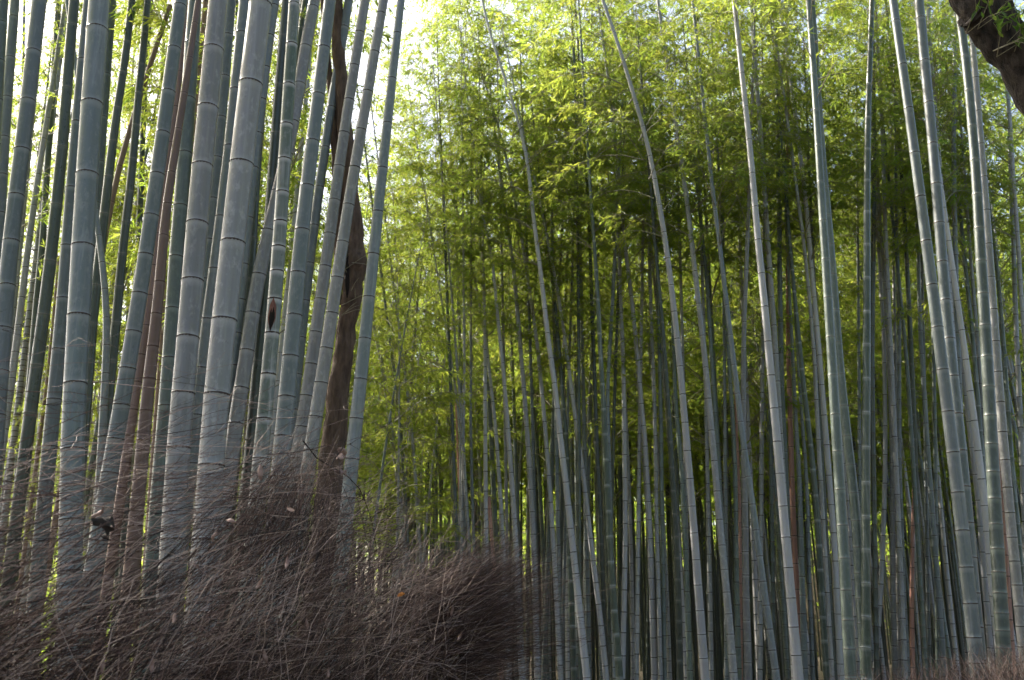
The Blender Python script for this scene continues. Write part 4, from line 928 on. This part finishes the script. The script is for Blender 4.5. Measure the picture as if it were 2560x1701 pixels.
# ------------------------------------------------------------------ leaning tree whose bough crosses the top right corner
dB = 4.6
bp = [(2790, 1720, 190), (2800, 1300, 175), (2790, 900, 165), (2750, 620, 150), (2690, 400, 135), (2620, 255, 122), (2555, 150, 112), (2490, 70, 118), (2445, 0, 112), (2395, -90, 96), (2330, -210, 80), (2270, -330, 60)]
W = np.array([at(u, v, dB) for u, v, w in bp]); Rb = np.array([w / 2 * axis_depth(q) / F for (u, v, w), q in zip(bp, W)])
b0 = W[0] * 1.0; b0[2] = -0.05; base = np.array([b0[0], b0[1], 0.0])
W = np.concatenate([[b0], W]); Rb = np.concatenate([[Rb[0] * 1.2], Rb])
tree2 = empty('leaning_tree', base)
tag(tree2, 'leaning tree with furrowed dark bark whose thick bough crosses high above the canes', 'tree')
V, Q = rough_tube(W - base, Rb, 40, 0.06, 21, 2.0); trunk2 = link('trunk', mesh('trunk', V, Q, M_BARK2), tree2)
st = at(2437, 40, dB) - base
V, Q = rough_tube(np.array([st + [0.06, 0, -0.02], st + [-0.03, -0.03, 0.03], st + [-0.055, -0.04, 0.02]]), np.array([0.10, 0.085, 0.03]), 14, 0.12, 5); link('knot', mesh('knot', V, Q, M_BARK2), trunk2)
sprigs, LPs, LDs = [], [], []
rr = np.random.default_rng(31)
for (u, v) in ((2440, 52), (2510, 95), (2530, 90), (2520, 110), (2545, 60), (2470, 40), (2555, 20), (2500, 10), (2558, 120)):
    p = at(u, v, dB - 0.16) - base
    for q in range(2):
        d = unit(np.array([rr.normal(0, 0.7), rr.uniform(-0.7, -0.1), rr.normal(0, 0.5)])); L = rr.uniform(0.10, 0.2)
        sprigs.append([p + np.array([0, 0.12, 0]), p + d * L * .5, p + d * L])
        for f in np.linspace(0.3, 1, 6):
            LPs.append(p + d * L * f); LDs.append(d + rr.normal(0, 0.75, 3))
V, Q = many_tubes(np.array(sprigs), np.tile([0.003, 0.002, 0.001], (len(sprigs), 1)), 4); link('sprigs', mesh('sprigs', V, Q, M_BRANCH), tree2)
k = len(LPs); V, T = leaves(np.array(LPs), np.array(LDs), unit(rr.normal(0, .6, (k, 3)) + np.array([0, -0.5, 1.0])), rr.uniform(.045, .075, k), rr.uniform(.014, .022, k))
link('sprig_leaves', mesh('sprig_leaves', V, None, M_BROAD, smooth=False, T=T, attrs={'tone': np.repeat(rr.random(k), 4)}), tree2)
top = W[-1]
limbs, tips = [], []
for k in range(6):
    a = k * 1.05; e = top + np.array([1.2 * math.cos(a) - 0.5, 1.2 * math.sin(a), 1.0 + 0.3 * (k % 3)])
    limbs.append([top - np.array([0, 0, .08]), (top + e) / 2 + np.array([0, 0, .12]), e]); tips += [e, (top + e) / 2 + np.array([0, 0, .5])]
V, Q = many_tubes(np.array(limbs) - base, np.tile([0.06, 0.035, 0.01], (6, 1)), 6); link('limbs', mesh('limbs', V, Q, M_BARK2), tree2)
leaf_crown(tree2, base, tips, 14, 60)

# ------------------------------------------------------------------ brushwood fences
FA, FB = np.array([-1.36, 2.55]), np.array([-0.36, 5.25])     # fence line, path side
FD = (FB - FA) / np.linalg.norm(FB - FA); FN = np.array([FD[1], -FD[0]])       # FN points to the path
FL = np.linalg.norm(FB - FA)
def fence_sz(u, v):
    """where the sight line through a pixel meets the fence: length along it and height"""
    r = ray(u, v)
    A_ = np.array([[r[0], -FD[0]], [r[1], -FD[1]]]); t_, s_ = np.linalg.solve(A_, FA)
    return s_, EYE[2] + r[2] * t_
env = np.array([fence_sz(u, v) for u, v in ((-60, 1225), (150, 1265), (330, 1275), (500, 1285), (640, 1250), (720, 1190), (800, 1205), (860, 1240), (900, 1268), (1000, 1330), (1080, 1378), (1150, 1425))])

def twig_batch(tip, direc, L, rad, tone, seed, bend=0.10, npt=5):
    """curved tapering twigs that end at `tip`"""
    r = np.random.default_rng(seed); m = len(tip)
    t = np.linspace(0, 1, npt)
    d = unit(direc)
    side = unit(np.cross(d, r.normal(0, 1, (m, 3))))
    P = tip[:, None] - d[:, None] * (L[:, None] * (1 - t))[:, :, None]
    P += side[:, None] * (L[:, None] * bend * r.normal(0, 1, (m, 1)) * (4 * t * (1 - t)))[:, :, None]
    P[:, :, 2] -= (L[:, None] * 0.10 * np.abs(r.normal(0, 1, (m, 1))) * t ** 2.5)
    P[:, 1:-1] += r.normal(0, 0.004, (m, npt - 2, 3))
    R = rad[:, None] * np.linspace(1.0, 0.45, npt)[None]
    return P, R, tone

def emit(batches, seg=3):
    Vs, Qs, Ts, off = [], [], [], 0
    for P, R, tone in batches:
        P = P.copy(); P[:, :, 2] = np.maximum(P[:, :, 2], 0.01)
        V, Q = many_tubes(P, R, seg)
        Vs.append(V); Qs.append(Q + off); off += len(V); Ts.append(np.repeat(tone, P.shape[1] * seg))
    return np.concatenate(Vs), np.concatenate(Qs), np.concatenate(Ts)

def on_fence(s, n_, z): return np.stack([FA[0] + FD[0] * s + FN[0] * n_, FA[1] + FD[1] * s + FN[1] * n_, z], 1)

r = np.random.default_rng(2024)
def lean(m, mu, sd, out=0.15):
    """twig directions leaning along the fence and up"""
    th = np.radians(r.normal(mu, sd, m))
    al = np.cos(th); up = np.sin(th)
    n_ = r.normal(out, 0.28, m)
    d = np.stack([0.80 * al + FN[0] * n_, 0.45 * al + FN[1] * n_ , up], 1)
    return d

bat = []
m = 33000                                                     # the body of the fence: bundles of twigs
nc = 900
cs = r.uniform(-1.0, FL + 0.12, nc); ch = r.random(nc) ** 0.85
cmu = np.interp(cs, [-0.9, 0.6, 1.6, FL], [34, 42, 56, 52]) + r.normal(0, 13, nc) + 10 * (ch < 0.5); ct = r.normal(0, 0.10, nc); cn = r.normal(0, 0.10, nc)
ci_ = r.choice(nc, m, p=(w_ := np.interp(cs, [-1, 0.2, 1.0, FL], [2.2, 2.1, 1.4, 1.0]) * np.interp(ch, [0, .55, .72, .86, 1], [1, 1, .6, .32, .15])) / w_.sum())
s = np.minimum(cs[ci_] + r.normal(0, 0.06, m), FL + 0.15); ztop = np.interp(s, env[:, 0], env[:, 1]); h = ch[ci_]
z = np.minimum(0.25 + (ztop - 0.25) * h + r.normal(0, 0.06, m), ztop + np.abs(r.normal(0, 0.03, m)))
end = np.array([fence_sz(u, v) for u, v in ((1040, 1760), (1060, 1701), (1105, 1640), (1150, 1570), (1180, 1500), (1190, 1430))])   # the end leans out over the path
kp = s < np.interp(z, end[:, 1], end[:, 0]) + r.normal(-0.05, 0.04, m)
s, z, h, ci_ = s[kp], z[kp], h[kp], ci_[kp]; m = len(s)
nn = cn[ci_] + r.normal(0.0, 0.05, m) + 0.06 * h
tone = np.clip(r.beta(1.3, 1.9, m) + 0.02 + ct[ci_], 0, 1)
bat.append(twig_batch(on_fence(s, nn, z), lean(m, cmu[ci_], 8), r.uniform(0.14, 0.46, m), r.uniform(0.0009, 0.0022, m), tone, 1))
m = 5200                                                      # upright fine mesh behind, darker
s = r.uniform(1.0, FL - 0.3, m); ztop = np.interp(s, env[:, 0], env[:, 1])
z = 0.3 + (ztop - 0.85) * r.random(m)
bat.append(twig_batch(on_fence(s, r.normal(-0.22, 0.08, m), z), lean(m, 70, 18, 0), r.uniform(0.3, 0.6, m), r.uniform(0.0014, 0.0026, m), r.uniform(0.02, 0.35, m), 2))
m = 3400                                                      # broom-like end over the path
a0 = r.random(m)
root_s = FL - 0.25 + r.normal(0, 0.10, m); root_z = r.uniform(1.22, 1.75, m)
th = np.radians(np.interp(root_z, [1.22, 1.75], [14, 34]) + r.normal(0, 10, m))
L = r.uniform(0.25, 0.72, m) * np.interp(root_z, [1.22, 1.45, 1.75], [0.6, 1.0, 0.85])
d = np.stack([np.cos(th) * 0.93 + r.normal(0, .1, m), np.cos(th) * 0.25 + r.normal(0, .18, m), np.sin(th)], 1)
tip = on_fence(root_s, r.normal(0.03, 0.12, m), root_z) + unit(d) * L[:, None]
bat.append(twig_batch(tip, d, L, r.uniform(0.0008, 0.0014, m), np.clip(r.beta(2.2, 2.4, m) + 0.08, 0, 1), 3))
m = 300                                                       # long loose stems above the top
s = r.uniform(-0.9, 2.3, m); ztop = np.interp(s, env[:, 0], env[:, 1])
z = ztop + np.abs(r.normal(0, 0.18, m)) * np.interp(s, [-0.9, 1.2, 2.3], [1.3, 1.0, .7])
stray = twig_batch(on_fence(s, r.normal(0.03, 0.14, m), z), lean(m, 24, 13), r.uniform(0.4, 0.85, m), r.uniform(0.0009, 0.0019, m), np.clip(r.beta(2.6, 1.9, m) + 0.1, 0, 1), 4, bend=0.07, npt=7)
bat.append(stray)
m2 = m * 4                                                    # side shoots on the loose stems
idx = r.integers(0, m, m2); ti = r.integers(2, 7, m2)
bp_ = stray[0][idx, ti]; dd = stray[0][idx, 6] - stray[0][idx, 3]
d2 = unit(unit(dd) + r.normal(0, 0.42, (m2, 3)) + np.array([0, 0, 0.12])); L2 = r.uniform(0.05, 0.22, m2)
bat.append(twig_batch(bp_ + d2 * L2[:, None], d2, L2, r.uniform(0.0006, 0.0010, m2), np.clip(stray[2][idx] + r.normal(0, .1, m2), 0, 1), 6))
m = 330                                                       # the standing tuft in front of the tree
s_t, z_t = fence_sz(735, 1150)
tip = on_fence(s_t + r.normal(0.02, 0.07, m), r.normal(0.02, 0.09, m), z_t + r.normal(0.0, 0.085, m))
bat.append(twig_batch(tip, lean(m, 66, 12, 0), r.uniform(0.3, 0.55, m), r.uniform(0.0010, 0.0018, m), np.clip(r.beta(2, 2.4, m), 0, 1), 7))
m = 700                                                       # stems crossing the face at shallow angles
s = r.uniform(-0.6, FL, m); ztop = np.interp(s, env[:, 0], env[:, 1]); z = ztop - r.uniform(0.02, 0.7, m)
bat.append(twig_batch(on_fence(s, r.uniform(0.22, 0.36, m), z), lean(m, 30, 26), r.uniform(0.2, 0.7, m), r.uniform(0.0009, 0.0017, m), np.clip(r.normal(0.82, 0.12, m), 0, 1), 8, bend=0.07, npt=7))

fb = np.array([FA[0], FA[1], 0.0])
fence = empty('brushwood_fence', fb)
tag(fence, 'shaggy fence of dry reddish-brown brushwood in front of the thick canes', 'fence')
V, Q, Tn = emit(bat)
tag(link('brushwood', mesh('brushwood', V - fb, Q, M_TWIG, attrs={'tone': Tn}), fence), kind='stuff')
for pts_ in (((690, 1108), (725, 1150), (765, 1172), (805, 1195), (835, 1225), (852, 1262), (868, 1310), (880, 1380)), ((760, 1172), (772, 1150), (790, 1128), (800, 1104)), ((560, 1420), (640, 1350), (735, 1255), (790, 1230)), ((120, 1700), (200, 1560), (300, 1430), (400, 1330))):
    q_ = np.array([on_fence(np.array([a_]), np.array([0.12]), np.array([b_]))[0] for a_, b_ in (fence_sz(u, v) for u, v in pts_)]) - fb
    V, Q = tube(q_, np.linspace(0.0028, 0.0016, len(q_)), 6); link('dead_stem', mesh('dead_stem', V, Q, M_DRYDARK), fence)
for s0 in (-0.7, 0.35, 1.4, 2.45):
    p = on_fence(np.array([s0]), np.array([-0.30]), np.array([0.0]))[0]
    zt = 0.85
    V, Q = tube(np.array([p + [0, 0, -0.05], p + [0, 0, zt * .5], p + [0, 0, zt]]) - fb, np.array([.028, .027, .025]), 10); link('post', mesh('post', V, Q, M_BARK), fence)
for zr in (0.4, 0.75):
    pr = on_fence(np.array([-0.9, FL * .5, FL - 0.15]), np.array([-0.25] * 3), np.array([zr] * 3)) - fb
    V, Q = tube(pr, np.array([.016] * 3), 8); link('rail', mesh('rail', V, Q, CM['tan'], attrs={'node': np.zeros((len(V), 3))}), fence)

# low brush along the far side of the path, bottom right
r = np.random.default_rng(88)
A2, B2 = np.array([1.75, 5.9]), np.array([4.6, 6.5])
m = 9000
f = r.random(m); zt = np.interp(f, [0, .35, 1], [1.26, 1.44, 1.60])
pos = A2[None] + (B2 - A2)[None] * f[:, None] + r.normal(0, 0.12, (m, 2))
tip = np.c_[pos, np.minimum(zt * (0.55 + 0.52 * r.random(m)), zt + np.abs(r.normal(0, .05, m)))]
th = np.radians(r.normal(100, 24, m))
d = np.stack([np.cos(th), r.normal(0, .25, m), np.sin(th)], 1)
b1 = twig_batch(tip, d, r.uniform(0.2, 0.5, m), r.uniform(0.0009, 0.0018, m), np.clip(r.beta(2.2, 2.2, m) + .12, 0, 1), 9)
fb2 = np.array([A2[0], A2[1], 0.0])
fence2 = empty('brushwood_fence', fb2)
tag(fence2, 'low rusty-brown brushwood fence at the foot of the grove across the path', 'fence')
V, Q, Tn = emit([b1])
tag(link('brushwood', mesh('brushwood', V - fb2, Q, M_TWIG, attrs={'tone': Tn}), fence2), kind='stuff')
for f0 in (0.1, 0.5, 0.9):
    p = np.append(A2 + (B2 - A2) * f0 + np.array([0, .12]), 0.0)
    V, Q = tube(np.array([p + [0, 0, -0.05], p + [0, 0, .4], p + [0, 0, .8]]) - fb2, np.array([.028, .027, .025]), 10); link('post', mesh('post', V, Q, M_BARK), fence2)

# ------------------------------------------------------------------ dead leaves caught in the fence
def dead_leaf(name, u, v, off, size, mat, label, seed, curl=0.5, aspect=0.35, group=None):
    s_, z_0 = fence_sz(u, v)
    p = on_fence(np.array([s_]), np.array([off]), np.array([z_0]))[0]
    r = np.random.default_rng(seed)
    nu, nv = 9, 5
    V = []
    ax = unit(r.normal(0, 1, 3) + np.array([0.8, 0, 0.2])); sd = unit(np.cross(ax, np.array([0, -1, 0.4]))); nm = np.cross(ax, sd)
    for i in range(nu):
        a = i / (nu - 1); w = aspect * math.sin(math.pi * min(1, a * 0.94 + 0.03)) ** 0.8 * size
        for j in range(nv):
            b = (j / (nv - 1) - 0.5)
            q = ax * (a - 0.5) * size + sd * b * w + nm * (curl * size * (0.4 * b * b * 4 * aspect + 0.35 * math.sin(a * 3.2 + seed)) + r.normal(0, (0.02 if curl < 0.75 else 0.075) * size))
            V.append(q)
    k = (np.arange(nu - 1)[:, None] * nv + np.arange(nv - 1)[None]).ravel()
    o = link(name, mesh(name, np.array(V), np.stack([k, k + 1, k + nv + 1, k + nv], 1), mat))
    o.location = Vector(p)
    tag(o, label, 'leaf', group)
    return o
dead_leaf('orange_leaf', 820, 1489, 0.33, 0.045, M_ORANGE, 'small bright orange leaf caught in the brushwood', 3, 0.3, 0.4)
dead_leaf('dead_leaf', 155, 1300, 0.14, 0.075, M_DRYDARK, 'crumpled black dead leaf hanging in front of the very thick cane', 11, 0.9, 0.7)
dead_leaf('dead_leaf', 165, 1330, 0.12, 0.07, M_DRYDARK, 'narrow black dead leaf hanging just under the crumpled black leaf', 13, 0.8, 0.5)
dead_leaf('dead_leaf', 798, 1142, 0.10, 0.085, M_DRY, 'pale curled dry leaf on the twig in front of the brown tree', 5, 0.5, 0.4)
dead_leaf('dead_leaf', 788, 1180, 0.12, 0.08, M_DRY, 'purplish cupped dry leaf hanging below the pale curled leaf', 8, 0.9, 0.6)
dead_leaf('dead_leaf', 830, 1135, 0.05, 0.07, M_DRY, 'brown cupped dry leaf beside the pale curled leaf by the tree', 15, 0.9, 0.6)
for i, (u, v, sz) in enumerate(((60, 1290, .06), (310, 1425, .05), (235, 1545, .04), (330, 1350, .05), (500, 1190, .07), (565, 1280, .05), (540, 1410, .055), (450, 1460, .05), (205, 1660, .05), (60, 1660, .05), (480, 1640, .05), (980, 1530, .05),
                               (1050, 1450, .09), (1070, 1400, .07), (650, 1680, .04), (580, 1560, .04), (420, 1310, .05), (700, 1440, .04), (890, 1600, .04), (1000, 1590, .05))):
    dead_leaf('dead_leaf', u, v, 0.24 + 0.02 * (i % 4), sz * 0.8, M_DRY, 'small dry brown leaf snagged among the brushwood twigs', 50 + i, 0.6, 0.32, 'dry leaves snagged in the brushwood')
